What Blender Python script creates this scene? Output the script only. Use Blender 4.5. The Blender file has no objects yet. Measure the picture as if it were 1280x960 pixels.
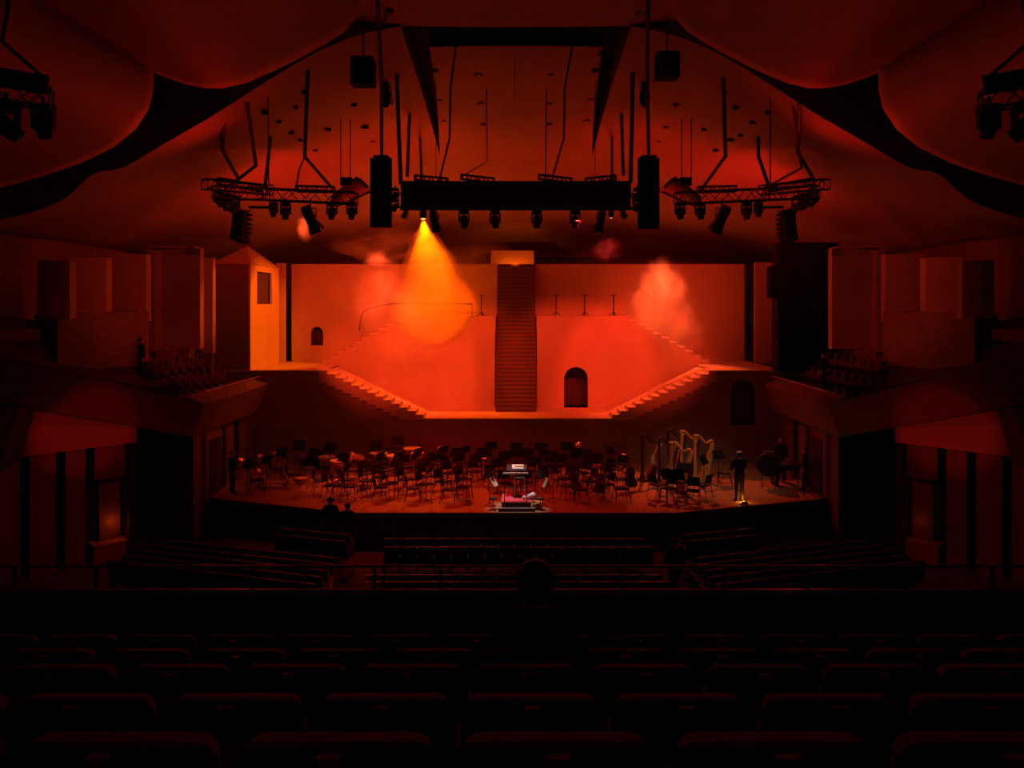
import bpy, bmesh, math, random
from mathutils import Vector, Matrix
random.seed(7)
S = bpy.context.scene
COL = S.collection
PI = math.pi
F, PX0, HY, CZ = 960.0, 645.0, 385.0, 8.0      # focal length in pixels, hall axis, horizon row, eye height

def W(px, py, d):
    """a point of the place seen at (px, py), standing d metres into the hall"""
    return Vector(((px - PX0) / F * d, d, CZ - (py - HY) / F * d))

# ------------------------------------------------------------------ camera, world, exposure
cam = bpy.data.cameras.new('camera'); cam_o = bpy.data.objects.new('camera', cam); COL.objects.link(cam_o)
cam_o.location = (0, 0, CZ); cam_o.rotation_euler = (PI / 2, 0, 0)
cam.sensor_width = 36; cam.lens = 36 * F / 1280
cam.shift_x = -5 / 1280; cam.shift_y = -(480 - HY) / 1280
cam.clip_start = 0.05; cam.clip_end = 200
S.camera = cam_o
wd = bpy.data.worlds.new('world'); S.world = wd; wd.use_nodes = True
wd.node_tree.nodes['Background'].inputs[0].default_value = (0, 0, 0, 1)
vs = S.view_settings
vs.view_transform = 'Standard'; vs.look = 'None'; vs.exposure = 0.0; vs.gamma = 1.0; vs.use_curve_mapping = False
S.cycles.volume_bounces = 1
S.cycles.max_bounces = 8; S.cycles.diffuse_bounces = 4
S.cycles.volume_step_rate = 2.0
S.cycles.sample_clamp_indirect = 4.0

RED = (1.0, 0.022, 0.006); SCARLET = (1.0, 0.036, 0.010); AMBER = (1.0, 0.26, 0.004); CRIM = (1.0, 0.012, 0.012)
DEEP = (1.0, 0.010, 0.006); WARM = (1.0, 0.62, 0.35); WHITE = (1.0, 0.9, 0.8)

def lamp(kind, loc, target, watts, color, parent=None, angle=40, blend=0.4, radius=0.12, name='beam_light', size=1.0):
    l = bpy.data.lights.new(name, kind); l.energy = watts; l.color = color
    if kind == 'SPOT':
        l.spot_size = math.radians(angle); l.spot_blend = blend; l.shadow_soft_size = radius
    elif kind == 'AREA':
        l.size = size
    else:
        l.shadow_soft_size = radius
    o = bpy.data.objects.new(name, l); COL.objects.link(o)
    o.location = loc
    if target is not None:
        o.rotation_euler = (Vector(target) - Vector(loc)).to_track_quat('-Z', 'Y').to_euler()
    if parent is not None:
        o.parent = parent; o.location = Vector(loc) - parent.location
    return o

# ---- hall light: the truss floods that wash set, orchestra and ceiling (housings further down), plus added spots without any
for x, w in ((-6.4, 1900), (-3.2, 2100), (0.6, 500), (3.2, 2100), (6.4, 1900)):            # red floods on the castle
    lamp('SPOT', (x, 27.6, 11.1), (x * 0.92, 36.6, 5.0), w, SCARLET, angle=45, blend=0.45)
lamp('SPOT', (-6.2, 27.6, 11.1), (-8.4, 38.4, 8.2), 950, SCARLET, angle=46, blend=0.8)       # backdrop wash
lamp('SPOT', (6.2, 27.6, 11.1), (7.4, 38.4, 8.4), 620, RED, angle=46, blend=0.8)
lamp('SPOT', (-2.2, 27.2, 11.2), (-2.6, 28.0, 1.4), 1350, CRIM, angle=72, blend=0.9)          # red down on the players' floor
lamp('SPOT', (2.2, 27.2, 11.2), (1.6, 27.8, 1.4), 1350, CRIM, angle=72, blend=0.9)
for s in (-1, 1):                                                                # added uplights, no housings, that brighten the ceiling shells
    lamp('SPOT', (s * 3.9, 28.6, 11.3), (s * 6.0, 35.0, 15.6), 190, DEEP, angle=160, blend=1.0, radius=0.5)
    lamp('SPOT', (s * 8.6, 28.9, 10.9), (s * 10.8, 34.0, 15.0), 240, DEEP, angle=160, blend=1.0, radius=0.5)
    lamp('SPOT', (s * 8.8, 24.5, 11.4), (s * 7.2, 14.0, 14.6), 140, DEEP, angle=110, blend=1.0, radius=0.5)
    lamp('SPOT', (s * 6.0, 15.0, 13.2), (s * -13.5, 27.9, 9.0), 2600, SCARLET, angle=20, blend=0.6, radius=0.2)   # added front-of-house spot, no fixture, brightens the wall panels
    lamp('SPOT', (s * 4.0, 11.0, 12.6), (s * -12.9, 22.8, 2.6), 900, CRIM, angle=18, blend=0.8, radius=0.2)       # added unseen spot that brightens the lower wall
    lamp('SPOT', (s * 4.2, 6.7, 5.2), (s * -12.8, 22.9, 4.4), 2200, RED, angle=8, blend=0.6, radius=0.1)    # added spot hidden at the balcony front, brightens the fascia
lamp('SPOT', (0.0, 30.5, 11.4), (0, 36.0, 14.6), 40, DEEP, angle=150, blend=1.0, radius=0.5)  # one more added uplight, over the middle of the ceiling
lamp('SPOT', (-4.6, 33.0, 11.3), (-11.4, 35.2, 7.2), 2300, (1.0, 0.12, 0.001), angle=48, blend=0.6)   # amber on the tower
lamp('SPOT', (-3.4, 29.6, 11.3), (-10.6, 29.2, 4.8), 700, (1.0, 0.06, 0.004), angle=34, blend=0.8)     # added spot in place of amber spill, left box
lamp('SPOT', (3.4, 29.6, 11.3), (10.6, 29.2, 4.8), 420, RED, angle=34, blend=0.8)                      # added red spot likewise, right box
lamp('SPOT', (-7.0, 33.6, 11.2), (-12.6, 30.4, 8.0), 1100, (1.0, 0.09, 0.004), angle=26, blend=0.6)     # amber edge of the tall panel
lamp('SPOT', (0.0, 24.6, 12.5), (0.05, 25.6, 1.5), 2600, WHITE, angle=12, blend=0.7)                   # white special on the podium
lamp('SPOT', (6.5, 24.5, 11.2), (7.2, 29.2, 2.0), 420, WARM, angle=40, blend=0.9)                      # dim warm work light, harps
lamp('SPOT', (-6.5, 24.5, 11.2), (-9.0, 30.6, 2.4), 40, WARM, angle=30, blend=0.9)                     # and on the brass

# ------------------------------------------------------------------ materials
def mat(name, col, rough=0.7, metal=0.0, noise=0.12, scale=3.0, bump=0.0, spec=0.5, emit=None, estr=0.0):
    m = bpy.data.materials.new(name); m.use_nodes = True
    nt = m.node_tree; b = nt.nodes['Principled BSDF']
    b.inputs['Roughness'].default_value = rough; b.inputs['Metallic'].default_value = metal
    b.inputs['Specular IOR Level'].default_value = spec
    tc = nt.nodes.new('ShaderNodeTexCoord'); n = nt.nodes.new('ShaderNodeTexNoise')
    n.inputs['Scale'].default_value = scale; n.inputs['Detail'].default_value = 5
    nt.links.new(tc.outputs['Object'], n.inputs['Vector'])
    r = nt.nodes.new('ShaderNodeValToRGB'); r.color_ramp.elements[0].position = 0.3; r.color_ramp.elements[1].position = 0.7
    r.color_ramp.elements[0].color = tuple(c * (1 - noise) for c in col) + (1,)
    r.color_ramp.elements[1].color = tuple(min(1, c * (1 + noise)) for c in col) + (1,)
    nt.links.new(n.outputs['Fac'], r.inputs['Fac']); nt.links.new(r.outputs['Color'], b.inputs['Base Color'])
    if bump:
        bp = nt.nodes.new('ShaderNodeBump'); bp.inputs['Strength'].default_value = bump; bp.inputs['Distance'].default_value = 0.02
        nt.links.new(n.outputs['Fac'], bp.inputs['Height']); nt.links.new(bp.outputs['Normal'], b.inputs['Normal'])
    if emit:
        b.inputs['Emission Color'].default_value = emit + (1,); b.inputs['Emission Strength'].default_value = estr
    return m

def wood(name, col, rough=0.5, along='X', scale=1.0):
    m = mat(name, col, rough, noise=0.2, scale=scale * 2)
    nt = m.node_tree
    mp = nt.nodes.new('ShaderNodeMapping'); n = [x for x in nt.nodes if x.type == 'TEX_NOISE'][0]
    tc = [x for x in nt.nodes if x.type == 'TEX_COORD'][0]
    mp.inputs['Scale'].default_value = (0.3, 6, 6) if along == 'X' else ((6, 0.3, 6) if along == 'Y' else (6, 6, 0.3))
    nt.links.new(tc.outputs['Object'], mp.inputs['Vector']); nt.links.new(mp.outputs['Vector'], n.inputs['Vector'])
    return m

M = {
    'plaster': mat('ceiling_plaster', (0.47, 0.42, 0.38), 0.6, noise=0.10, scale=0.35),
    'void': mat('dark_recess_shade', (0.035, 0.03, 0.03), 0.9),  # dark colour stands in for shade inside slots and recesses
    'timber': wood('wall_timber', (0.20, 0.13, 0.09), 0.55, 'Z', 0.6),
    'parapet': wood('parapet_timber', (0.19, 0.125, 0.085), 0.5, 'Y', 0.5),
    'panelwall': mat('wall_panel_paint', (0.46, 0.40, 0.34), 0.6, noise=0.15, scale=0.6),
    'stage': wood('stage_boards', (0.38, 0.24, 0.13), 0.45, 'X', 1.0),
    'fascia': mat('stage_fascia_paint', (0.055, 0.04, 0.04), 0.6),
    'carpet': mat('stalls_carpet', (0.085, 0.04, 0.035), 0.95, noise=0.25, scale=12),
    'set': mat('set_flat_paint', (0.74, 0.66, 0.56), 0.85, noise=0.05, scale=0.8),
    'setlow': mat('set_darker_tone', (0.36, 0.33, 0.33), 0.85, noise=0.08, scale=0.5),
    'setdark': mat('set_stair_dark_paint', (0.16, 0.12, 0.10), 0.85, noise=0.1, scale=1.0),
    'settread': mat('set_stair_tread_lit', (0.23, 0.175, 0.145), 0.8, noise=0.1, scale=1.0),  # stair colour lightened to stand for light on the tread edges
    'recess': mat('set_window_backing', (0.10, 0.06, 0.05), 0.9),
    'drape': mat('black_drape_serge', (0.012, 0.011, 0.011), 0.95),
    'black': mat('black_matt_metal', (0.018, 0.017, 0.017), 0.55),
    'blackgloss': mat('black_gloss_plastic', (0.02, 0.02, 0.02), 0.25),
    'steel': mat('grey_steel_tube', (0.30, 0.29, 0.28), 0.4, metal=0.6),
    'chrome': mat('chrome_tube', (0.7, 0.7, 0.7), 0.2, metal=1.0),
    'banner': mat('banner_cloth', (0.06, 0.025, 0.025), 0.9),
    'seat': mat('seat_upholstery', (0.22, 0.045, 0.06), 0.85, noise=0.2, scale=40),
    'seatback': mat('seat_back_shell', (0.05, 0.032, 0.032), 0.45),
    'arm': wood('seat_armrest_wood', (0.32, 0.17, 0.12), 0.4, 'Y', 3),
    'plate': mat('seat_number_plate', (0.6, 0.5, 0.42), 0.35, metal=0.6),
    'chair': mat('chair_black_fabric', (0.022, 0.020, 0.024), 0.8, noise=0.2, scale=30),
    'desk': mat('music_desk_black', (0.020, 0.019, 0.020), 0.55),
    'gold': mat('gilded_wood', (0.90, 0.58, 0.18), 0.35, metal=0.1),
    'dark_wood': wood('ebony_wood', (0.06, 0.035, 0.025), 0.35, 'Z', 3),
    'spruce': wood('spruce_board', (0.60, 0.38, 0.18), 0.45, 'Z', 3),
    'brass': mat('lacquered_brass', (0.85, 0.55, 0.22), 0.22, metal=1.0),
    'copper': mat('copper_kettle', (0.55, 0.22, 0.12), 0.3, metal=0.9),
    'skin_head': mat('drum_head', (0.75, 0.66, 0.55), 0.6, noise=0.05),
    'cloth_white': mat('white_cloth', (0.75, 0.75, 0.78), 0.9),
    'redcarpet': mat('podium_red_carpet', (0.62, 0.10, 0.16), 0.95, noise=0.2, scale=30),
    'mahog': wood('podium_mahogany', (0.10, 0.03, 0.025), 0.35, 'X', 2),
    'yellow': mat('yellow_edge_tape', (0.80, 0.55, 0.06), 0.6),
    'paper': mat('score_paper', (0.80, 0.78, 0.72), 0.8),
    'flesh': mat('skin', (0.50, 0.30, 0.22), 0.5, noise=0.05, scale=20),
    'hair': mat('black_hair', (0.012, 0.010, 0.010), 0.6, noise=0.3, scale=40),
    'tee': mat('black_cotton', (0.018, 0.018, 0.020), 0.9, noise=0.2, scale=20),
    'trous': mat('dark_trouser_cloth', (0.03, 0.028, 0.032), 0.9, noise=0.2, scale=20),
    'cap': mat('white_cap_cloth', (0.7, 0.68, 0.66), 0.9),
    'lens': mat('lamp_lens_glass', (0.25, 0.22, 0.20), 0.08, spec=1.0),
    'lit_amber': mat('lit_amber_lens', (0.9, 0.5, 0.1), 0.3, emit=(1.0, 0.45, 0.05), estr=6.0),
    'lit_dim': mat('lit_dim_orange_lens', (0.9, 0.4, 0.1), 0.3, emit=(1.0, 0.22, 0.02), estr=0.35),
    'lit_white': mat('lit_white_lens', (0.9, 0.8, 0.8), 0.3, emit=(1.0, 0.55, 0.5), estr=1.5),
    'led': mat('small_led', (0.6, 0.8, 1.0), 0.3, emit=(0.5, 0.8, 1.0), estr=3.0),
    'caprail': mat('parapet_cap_metal', (0.45, 0.35, 0.32), 0.3, metal=0.7),
}

# ------------------------------------------------------------------ mesh helpers
class MB:
    def __init__(s): s.v = []; s.f = []
    def add(s, vs_, fs):
        b = len(s.v); s.v += [tuple(p) for p in vs_]; s.f += [tuple(i + b for i in f) for f in fs]; return s
    def box(s, x0, x1, y0, y1, z0, z1):
        x0, x1 = min(x0, x1), max(x0, x1); y0, y1 = min(y0, y1), max(y0, y1)
        return s.add([(x0, y0, z0), (x1, y0, z0), (x1, y1, z0), (x0, y1, z0), (x0, y0, z1), (x1, y0, z1), (x1, y1, z1), (x0, y1, z1)],
                     [(3, 2, 1, 0), (4, 5, 6, 7), (0, 1, 5, 4), (1, 2, 6, 5), (2, 3, 7, 6), (3, 0, 4, 7)])
    def obox(s, c, h, rot=(0, 0, 0)):
        from mathutils import Euler
        R = Euler(rot).to_matrix(); c = Vector(c); p = []
        for z in (-1, 1):
            for x, y in ((-1, -1), (1, -1), (1, 1), (-1, 1)):
                p.append(c + R @ Vector((x * h[0], y * h[1], z * h[2])))
        return s.add(p, [(3, 2, 1, 0), (4, 5, 6, 7), (0, 1, 5, 4), (1, 2, 6, 5), (2, 3, 7, 6), (3, 0, 4, 7)])
    def hexa(s, bot, top):
        n = len(bot)
        return s.add(list(bot) + list(top), [tuple(range(n - 1, -1, -1)), tuple(range(n, 2 * n))] +
                     [(i, (i + 1) % n, n + (i + 1) % n, n + i) for i in range(n)])
    def prism(s, poly, z0, z1):            # plan polygon, counter-clockwise
        return s.hexa([(x, y, z0) for x, y in poly], [(x, y, z1) for x, y in poly])
    def xprism(s, poly, y0, y1):           # elevation polygon (x, z), extruded into the hall
        return s.hexa([(x, y0, z) for x, z in poly], [(x, y1, z) for x, z in poly])
    def yprism(s, poly, x0, x1):           # side polygon (y, z), extruded across
        return s.hexa([(x0, y, z) for y, z in poly], [(x1, y, z) for y, z in poly])
    def tube(s, pts, r, n=6, cap=True):
        pts = [Vector(p) for p in pts]; m = len(pts)
        rs = r if isinstance(r, (list, tuple)) else [r] * m
        b = len(s.v); prev = None
        for i, p in enumerate(pts):
            t = (pts[min(i + 1, m - 1)] - pts[max(i - 1, 0)])
            t = t.normalized() if t.length > 1e-9 else Vector((0, 0, 1))
            if prev is None:
                a = Vector((0, 0, 1)) if abs(t.z) < 0.9 else Vector((1, 0, 0))
                u = t.cross(a).normalized()
            else:
                u = prev - t * prev.dot(t)
                u = u.normalized() if u.length > 1e-6 else t.orthogonal().normalized()
            prev = u; w = t.cross(u)
            for k in range(n):
                a = 2 * PI * k / n
                s.v.append(tuple(p + (u * math.cos(a) + w * math.sin(a)) * rs[i]))
        for i in range(m - 1):
            for k in range(n):
                a = b + i * n + k; c = b + i * n + (k + 1) % n
                s.f.append((a, c, c + n, a + n))
        if cap:
            s.f.append(tuple(b + k for k in range(n - 1, -1, -1))); s.f.append(tuple(b + (m - 1) * n + k for k in range(n)))
        return s
    def lathe(s, prof, n=16, mtx=None):
        b = len(s.v); m = len(prof)
        for r, z in prof:
            for k in range(n):
                a = 2 * PI * k / n; p = Vector((r * math.cos(a), r * math.sin(a), z))
                s.v.append(tuple(mtx @ p if mtx is not None else p))
        for i in range(m - 1):
            for k in range(n):
                a = b + i * n + k; c = b + i * n + (k + 1) % n
                s.f.append((a, c, c + n, a + n))
        s.f.append(tuple(b + k for k in range(n - 1, -1, -1))); s.f.append(tuple(b + (m - 1) * n + k for k in range(n)))
        return s
    def ell(s, c, r, n=14, m=8, mtx=None):
        prof = [(max(1e-3, math.sin(PI * i / m)), -math.cos(PI * i / m)) for i in range(m + 1)]
        T = Matrix.Translation(Vector(c)) @ Matrix.Diagonal((r[0], r[1], r[2], 1))
        return s.lathe(prof, n, (mtx @ T) if mtx is not None else T)
    def grid(s, rows):
        b = len(s.v); n = len(rows[0])
        for r in rows: s.v += [tuple(p) for p in r]
        for i in range(len(rows) - 1):
            for k in range(n - 1):
                a = b + i * n + k; s.f.append((a, a + 1, a + n + 1, a + n))
        return s
    def archwall(s, x0, x1, z0, z1, hx0, hx1, hz0, hz1, y0, y1, n=12):
        """wall slab with one round-headed opening; the opening's sill at hz0, crown at hz1"""
        s.box(x0, hx0, y0, y1, z0, z1); s.box(hx1, x1, y0, y1, z0, z1)
        if hz0 > z0 + 1e-4: s.box(hx0, hx1, y0, y1, z0, hz0)
        cx = (hx0 + hx1) / 2; r = (hx1 - hx0) / 2; zc = hz1 - r
        for i in range(n):
            a0 = PI - PI * i / n; a1 = PI - PI * (i + 1) / n
            p0 = (cx + r * math.cos(a0), zc + r * math.sin(a0)); p1 = (cx + r * math.cos(a1), zc + r * math.sin(a1))
            s.xprism([p0, p1, (p1[0], z1), (p0[0], z1)], y0, y1)
        return s
    def build(s, name, material, parent=None, smooth=False, kind=None, loc=None):
        me = bpy.data.meshes.new(name); me.from_pydata(s.v, [], s.f); me.materials.append(M[material] if isinstance(material, str) else material)
        bm = bmesh.new(); bm.from_mesh(me); bmesh.ops.recalc_face_normals(bm, faces=bm.faces); bm.to_mesh(me); bm.free()
        if smooth:
            me.polygons.foreach_set('use_smooth', [True] * len(me.polygons))
            try: me.set_sharp_from_angle(angle=math.radians(smooth if smooth is not True else 40))
            except Exception: pass
        me.update()
        o = bpy.data.objects.new(name, me); COL.objects.link(o)
        if parent is not None: o.parent = parent
        if loc is not None: o.location = loc
        if kind: o['kind'] = kind
        return o

def tag(o, label, cat, group=None, kind=None):
    o['label'] = label; o['category'] = cat
    if group: o['group'] = group
    if kind: o['kind'] = kind
    return o
def thing(name, label, cat, loc=(0, 0, 0), rz=0.0, group=None):
    o = bpy.data.objects.new(name, None); COL.objects.link(o); o.empty_display_size = 0.2
    o.location = loc; o.rotation_euler = (0, 0, rz)
    return tag(o, label, cat, group)
def struct(name):
    o = bpy.data.objects.new(name, None); COL.objects.link(o); o['kind'] = 'structure'; return o
KIDS = {}
def kids(o):
    if o.name not in KIDS: KIDS[o.name] = list(o.children)
    return KIDS[o.name]
def dup(o, loc, rz=0.0, label=None, group=None, scale=None):
    r = o.copy(); COL.objects.link(r); r.location = loc; r.rotation_euler = (0, 0, rz)
    if scale: r.scale = scale
    if label: r['label'] = label
    if group: r['group'] = group
    for ch in kids(o):
        c = ch.copy(); COL.objects.link(c); c.parent = r
        for g in kids(ch):
            d = g.copy(); COL.objects.link(d); d.parent = c
    return r
ORD = ['first', 'second', 'third', 'fourth', 'fifth', 'sixth', 'seventh', 'eighth', 'ninth', 'tenth', 'eleventh', 'twelfth',
       'thirteenth', 'fourteenth', 'fifteenth', 'sixteenth', 'seventeenth', 'eighteenth', 'nineteenth', 'twentieth',
       'twenty-first', 'twenty-second', 'twenty-third', 'twenty-fourth']
SIDE = {-1: 'left', 1: 'right'}
ZS = 1.33      # stage floor
# ================================================================== SETTING: floor
floor = struct('floor')
rows = []
for d, z in ((-3, 0.9), (6, 0.85), (15, 0.62), (19, 0.32), (21.5, 0.22), (24, 0.15), (36, 0.1)):
    rows.append([(x, d, z) for x in (-19, -10, 0, 10, 19)])
MB().grid(rows).build('stalls_floor', 'carpet', floor)
STG = [(-11.0, 27.2), (-10.1, 26.7), (-5.35, 25.0), (5.2, 25.0), (10.4, 26.7), (11.3, 27.2), (11.3, 33.0), (-11.0, 33.0)]
MB().prism(STG, ZS - 0.12, ZS).build('stage_deck', 'stage', floor)
for a, b in ((0, 1), (1, 2), (2, 3), (3, 4), (4, 5)):        # stage front, one flat per facet
    (xa, ya), (xb, yb) = STG[a], STG[b]
    MB().hexa([(xa, ya + .04, 0.0), (xb, yb + .04, 0.0), (xb, yb + .14, 0.0), (xa, ya + .14, 0.0)],
              [(xa, ya + .04, ZS - .12), (xb, yb + .04, ZS - .12), (xb, yb + .14, ZS - .12), (xa, ya + .14, ZS - .12)]).build('stage_front', 'fascia', floor)
    MB().hexa([(xa, ya - .02, ZS - .1), (xb, yb - .02, ZS - .1), (xb, yb + .05, ZS - .1), (xa, ya + .05, ZS - .1)],
              [(xa, ya - .02, ZS + .004), (xb, yb - .02, ZS + .004), (xb, yb + .05, ZS + .004), (xa, ya + .05, ZS + .004)]).build('stage_nosing', 'mahog', floor)
# balcony under the camera: one tread per seat row, front parapet
ROWS = [(1.88, 6.92), (2.80, 6.56), (3.60, 6.30), (4.40, 6.02), (5.30, 5.72)]      # seat back (depth, top height)
BW = 13.5
for i, (d, z) in enumerate(ROWS):
    y0 = d - 0.12; y1 = (ROWS[i + 1][0] - 0.12) if i < 4 else 6.3
    MB().box(-BW, BW, y0, y1, 4.4, z - 0.95).build('balcony_tread', 'carpet', floor)
MB().box(-BW, BW, -3, 1.76, 4.4, 6.35).build('balcony_tread', 'carpet', floor)
tr = struct('trim_1')
MB().box(-BW, BW, 6.30, 6.36, 4.0, 5.665).build('parapet_front', 'black', tr)
MB().tube([(-BW, 6.33, 5.672), (BW, 6.33, 5.672)], .014, 6).build('parapet_cap', 'caprail', tr)
rail = struct('trim_2')
MB().tube([(-BW, 6.33, 5.872), (BW, 6.33, 5.872)], 0.012).build('rail_tube', 'steel', rail)
for px in (18, 120, 314, 468, 551, 777, 905, 1010, 1130, 1240):
    x = (px - PX0) / F * 6.33
    MB().box(x - .011, x + .011, 6.315, 6.345, 5.68, 5.87).build('rail_post', 'black', rail)

# ================================================================== SETTING: ceiling
XS = [0, 4.7, 9.3, 13.4, 17.0]
TAB = [(22, [16.2, 15.75, 13.15, 10.9, 10.2]), (28, [15.2, 15.05, 13.5, 11.9, 10.5]), (34, [13.9, 13.8, 13.0, 11.7, 10.5]),
       (40, [12.4, 12.35, 11.9, 11.1, 10.4]), (45, [10.9, 10.9, 10.8, 10.5, 10.2])]
def cr(ps, ts, t):
    """smooth interpolation through table values"""
    t = max(ts[0], min(ts[-1], t))
    for i in range(len(ts) - 1):
        if t <= ts[i + 1]: break
    h = ts[i + 1] - ts[i]; u = (t - ts[i]) / h
    m0 = (ps[i + 1] - ps[i - 1]) / (ts[i + 1] - ts[i - 1]) if i > 0 else (ps[1] - ps[0]) / h * (0 if ts is XS else 1)
    m1 = (ps[i + 2] - ps[i]) / (ts[i + 2] - ts[i]) if i + 2 < len(ts) else (ps[i + 1] - ps[i]) / h
    return ((2*u**3 - 3*u*u + 1) * ps[i] + (u**3 - 2*u*u + u) * h * m0 + (-2*u**3 + 3*u*u) * ps[i + 1] + (u**3 - u*u) * h * m1)
DS = [t[0] for t in TAB]
def ZC(x, d):
    if d < 22: return 16.2
    z = cr([cr(r[1], XS, abs(x)) for r in TAB], DS, d)
    ax = abs(x)
    # shallow folds of the plaster: a down-step facing the stage and a diagonal crease at each side
    w = max(0, min(1, (ax - 3.4) / 1.0)) * max(0, min(1, (11.5 - ax) / 3))
    z -= 0.45 * w / (1 + math.exp(-(d - 30.2 - 0.25 * (ax - 5)) / 0.25)) * max(0, min(1, (39 - d) / 7))
    e = ax - 11.2 + 0.45 * (d - 24); z += 0.35 * math.exp(-(e / 0.55) ** 2) * max(0, min(1, (34 - d) / 6))
    return z
def ceil_hit(px, py):
    lo = 10.0
    for k in range(400):
        d = 14 + k * 0.08
        p = W(px, py, d)
        if p.z >= ZC(p.x, d): return p, d
    return p, d
ceil = struct('ceiling')
def slot(d): return 0.66 * max(0.0, 1 - ((d - 22) / 10.0) ** 1.6) if d < 32 else 0.0
ND = 60
dd = [22 + (45 - 22) * i / ND for i in range(ND + 1)]
for s in (-1, 1):                                   # far shell, each side of the slot
    rows = []
    for d in dd:
        x0 = 3.3 - 0.012 * (d - 22)
        xs = [x0 + (17.2 - x0) * (k / 44) ** 1.15 for k in range(45)]
        rows.append([(s * x, d, ZC(x, d)) for x in xs])
    o = MB().grid(rows).build('side_shell', 'plaster', ceil, smooth=60)
    # front riser of that shell, the dark step the audience sees
    r2 = [[(s * x, 22, ZC(x, 22)) for x in xs0] for xs0 in [[3.9 + (17.2 - 3.9) * k / 40 for k in range(41)]]]
    r2.append([(p[0], 21.9, 18.0) for p in r2[0]])
    MB().grid(r2).build('shell_riser', 'plaster', ceil, smooth=60)
    MB().grid([[(s * (3.3 - .012 * (d - 22)), d, ZC(3.3, d)) for d in dd if d < 33.5], [(s * (3.3 - .012 * (d - 22)), d, ZC(3.3, d) + .9) for d in dd if d < 33.5]]).build('slot_side', 'timber', ceil)  # dark timber tone stands in for shade up the slot's sides
dp = [23.45 + (45 - 23.45) * i / ND for i in range(ND + 1)]
rows = []
for d in dp:
    x1 = 3.3 - .012 * (d - 22) - slot(d)
    rows.append([(x1 * (k / 12 - 1), d + (0.12 * (k / 12 - 1) ** 2 - 0.12 if d < 24 else 0), ZC(0, d)) for k in range(25)])
o = MB().grid(rows).build('canopy_panel', 'plaster', ceil, smooth=60)
fr = rows[0]
MB().grid([fr, [(p[0], p[1], p[2] + 0.9) for p in fr]]).build('canopy_edge', 'timber', ceil)  # same tone for the shaded edge of the canopy
for s in (-1, 1):
    e = [r[0 if s < 0 else -1] for r in rows if r[0][1] < 33.5]
    MB().grid([e, [(p[0], p[1], p[2] + .9) for p in e]]).build('canopy_edge', 'timber', ceil)
MB().grid([[(-3.5, d, ZC(0, d) + .9), (3.5, d, ZC(0, d) + .9)] for d in (22, 24, 26, 28, 30, 32, 33.6)]).build('slot_top', 'void', ceil)  # shade at the top of the slot is put into the colour
# strip over the audience
rows = [[(x, d, 16.2 - 0.12 * (1 - (x / 6) ** 2) * max(0, (d - 21) / 1.1)) for x in [-6 + 12 * k / 24 for k in range(25)]] for d in (-3, 6, 12, 18, 20, 21, 21.5, 22.1)]
o = MB().grid(rows).build('audience_strip', 'plaster', ceil, smooth=60)
# near shells: a constant profile running towards the audience (two lobes each side)
PROF = [(-17.2, 10.1), (-15.2, 10.5), (-13.1, 11.15), (-12.1, 11.42), (-11.1, 11.76), (-10.3, 12.15), (-9.75, 12.6), (-9.42, 13.1), (-9.32, 13.55), (-9.30, 14.10),
        (-8.9, 13.93), (-8.4, 13.76), (-7.9, 13.67), (-7.5, 13.66), (-6.9, 13.80), (-6.2, 14.10), (-5.5, 14.45), (-4.9, 14.78), (-4.4, 15.10), (-4.1, 15.45), (-3.98, 15.9), (-3.95, 16.5)]
for s in (-1, 1):
    rows = []
    for d in [-3, 4, 8, 10, 12, 13, 14, 15, 16, 17, 18, 18.6, 19.2, 19.6]:
        rr = []
        for k, (x, z) in enumerate(PROF):
            b = 0.25 * math.sin((19.6 - d) * 0.35) if k > 9 else 0.12 * math.sin((19.6 - d) * 0.4 + 1) - 0.1
            rr.append((-s * x, d, z + b * (0 if d > 19.5 else 1)))
        rows.append(rr)
    lobe = rows
    o = MB().grid([r[:10] for r in rows]).build('lower_shell', 'plaster', ceil, smooth=50)
    o.modifiers.new('thickness', 'SOLIDIFY').thickness = 0.12; o.modifiers['thickness'].offset = 0
    o = MB().grid([r[9:] for r in rows]).build('upper_shell', 'plaster', ceil, smooth=50)
    o.modifiers.new('thickness', 'SOLIDIFY').thickness = 0.12; o.modifiers['thickness'].offset = 0
# downlights as discs, their dark colour standing in for shade in the holes
dl = MB().lathe([(0.10, 0.0), (0.16, -0.03), (0.16, 0.05)], 10).build('downlight', 'void', ceil)
first = True
spots = [(534, 66), (544, 87), (598, 92), (688, 92), (744, 87), (753, 66), (550, 124), (601, 128), (687, 128), (739, 124), (555, 150), (604, 154), (686, 154), (733, 150),
         (380, 114), (348, 151), (374, 174), (409, 161), (368, 133), (442, 130), (456, 158), (394, 187), (330, 140), (466, 176), (364, 165),
         (907, 114), (941, 152), (914, 174), (880, 161), (921, 133), (846, 130), (833, 158), (895, 187), (960, 140), (824, 176), (926, 168), (460, 30), (822, 30), (487, 12), (800, 14)]
for px, py in spots:
    p, d = ceil_hit(px, py)
    o = dl if first else dl.copy()
    if not first: COL.objects.link(o)
    first = False
    o.location = p - Vector((0, 0, .035)); k = 0.55 + 0.4 * random.random(); o.scale = (k, k, 1)

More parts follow.
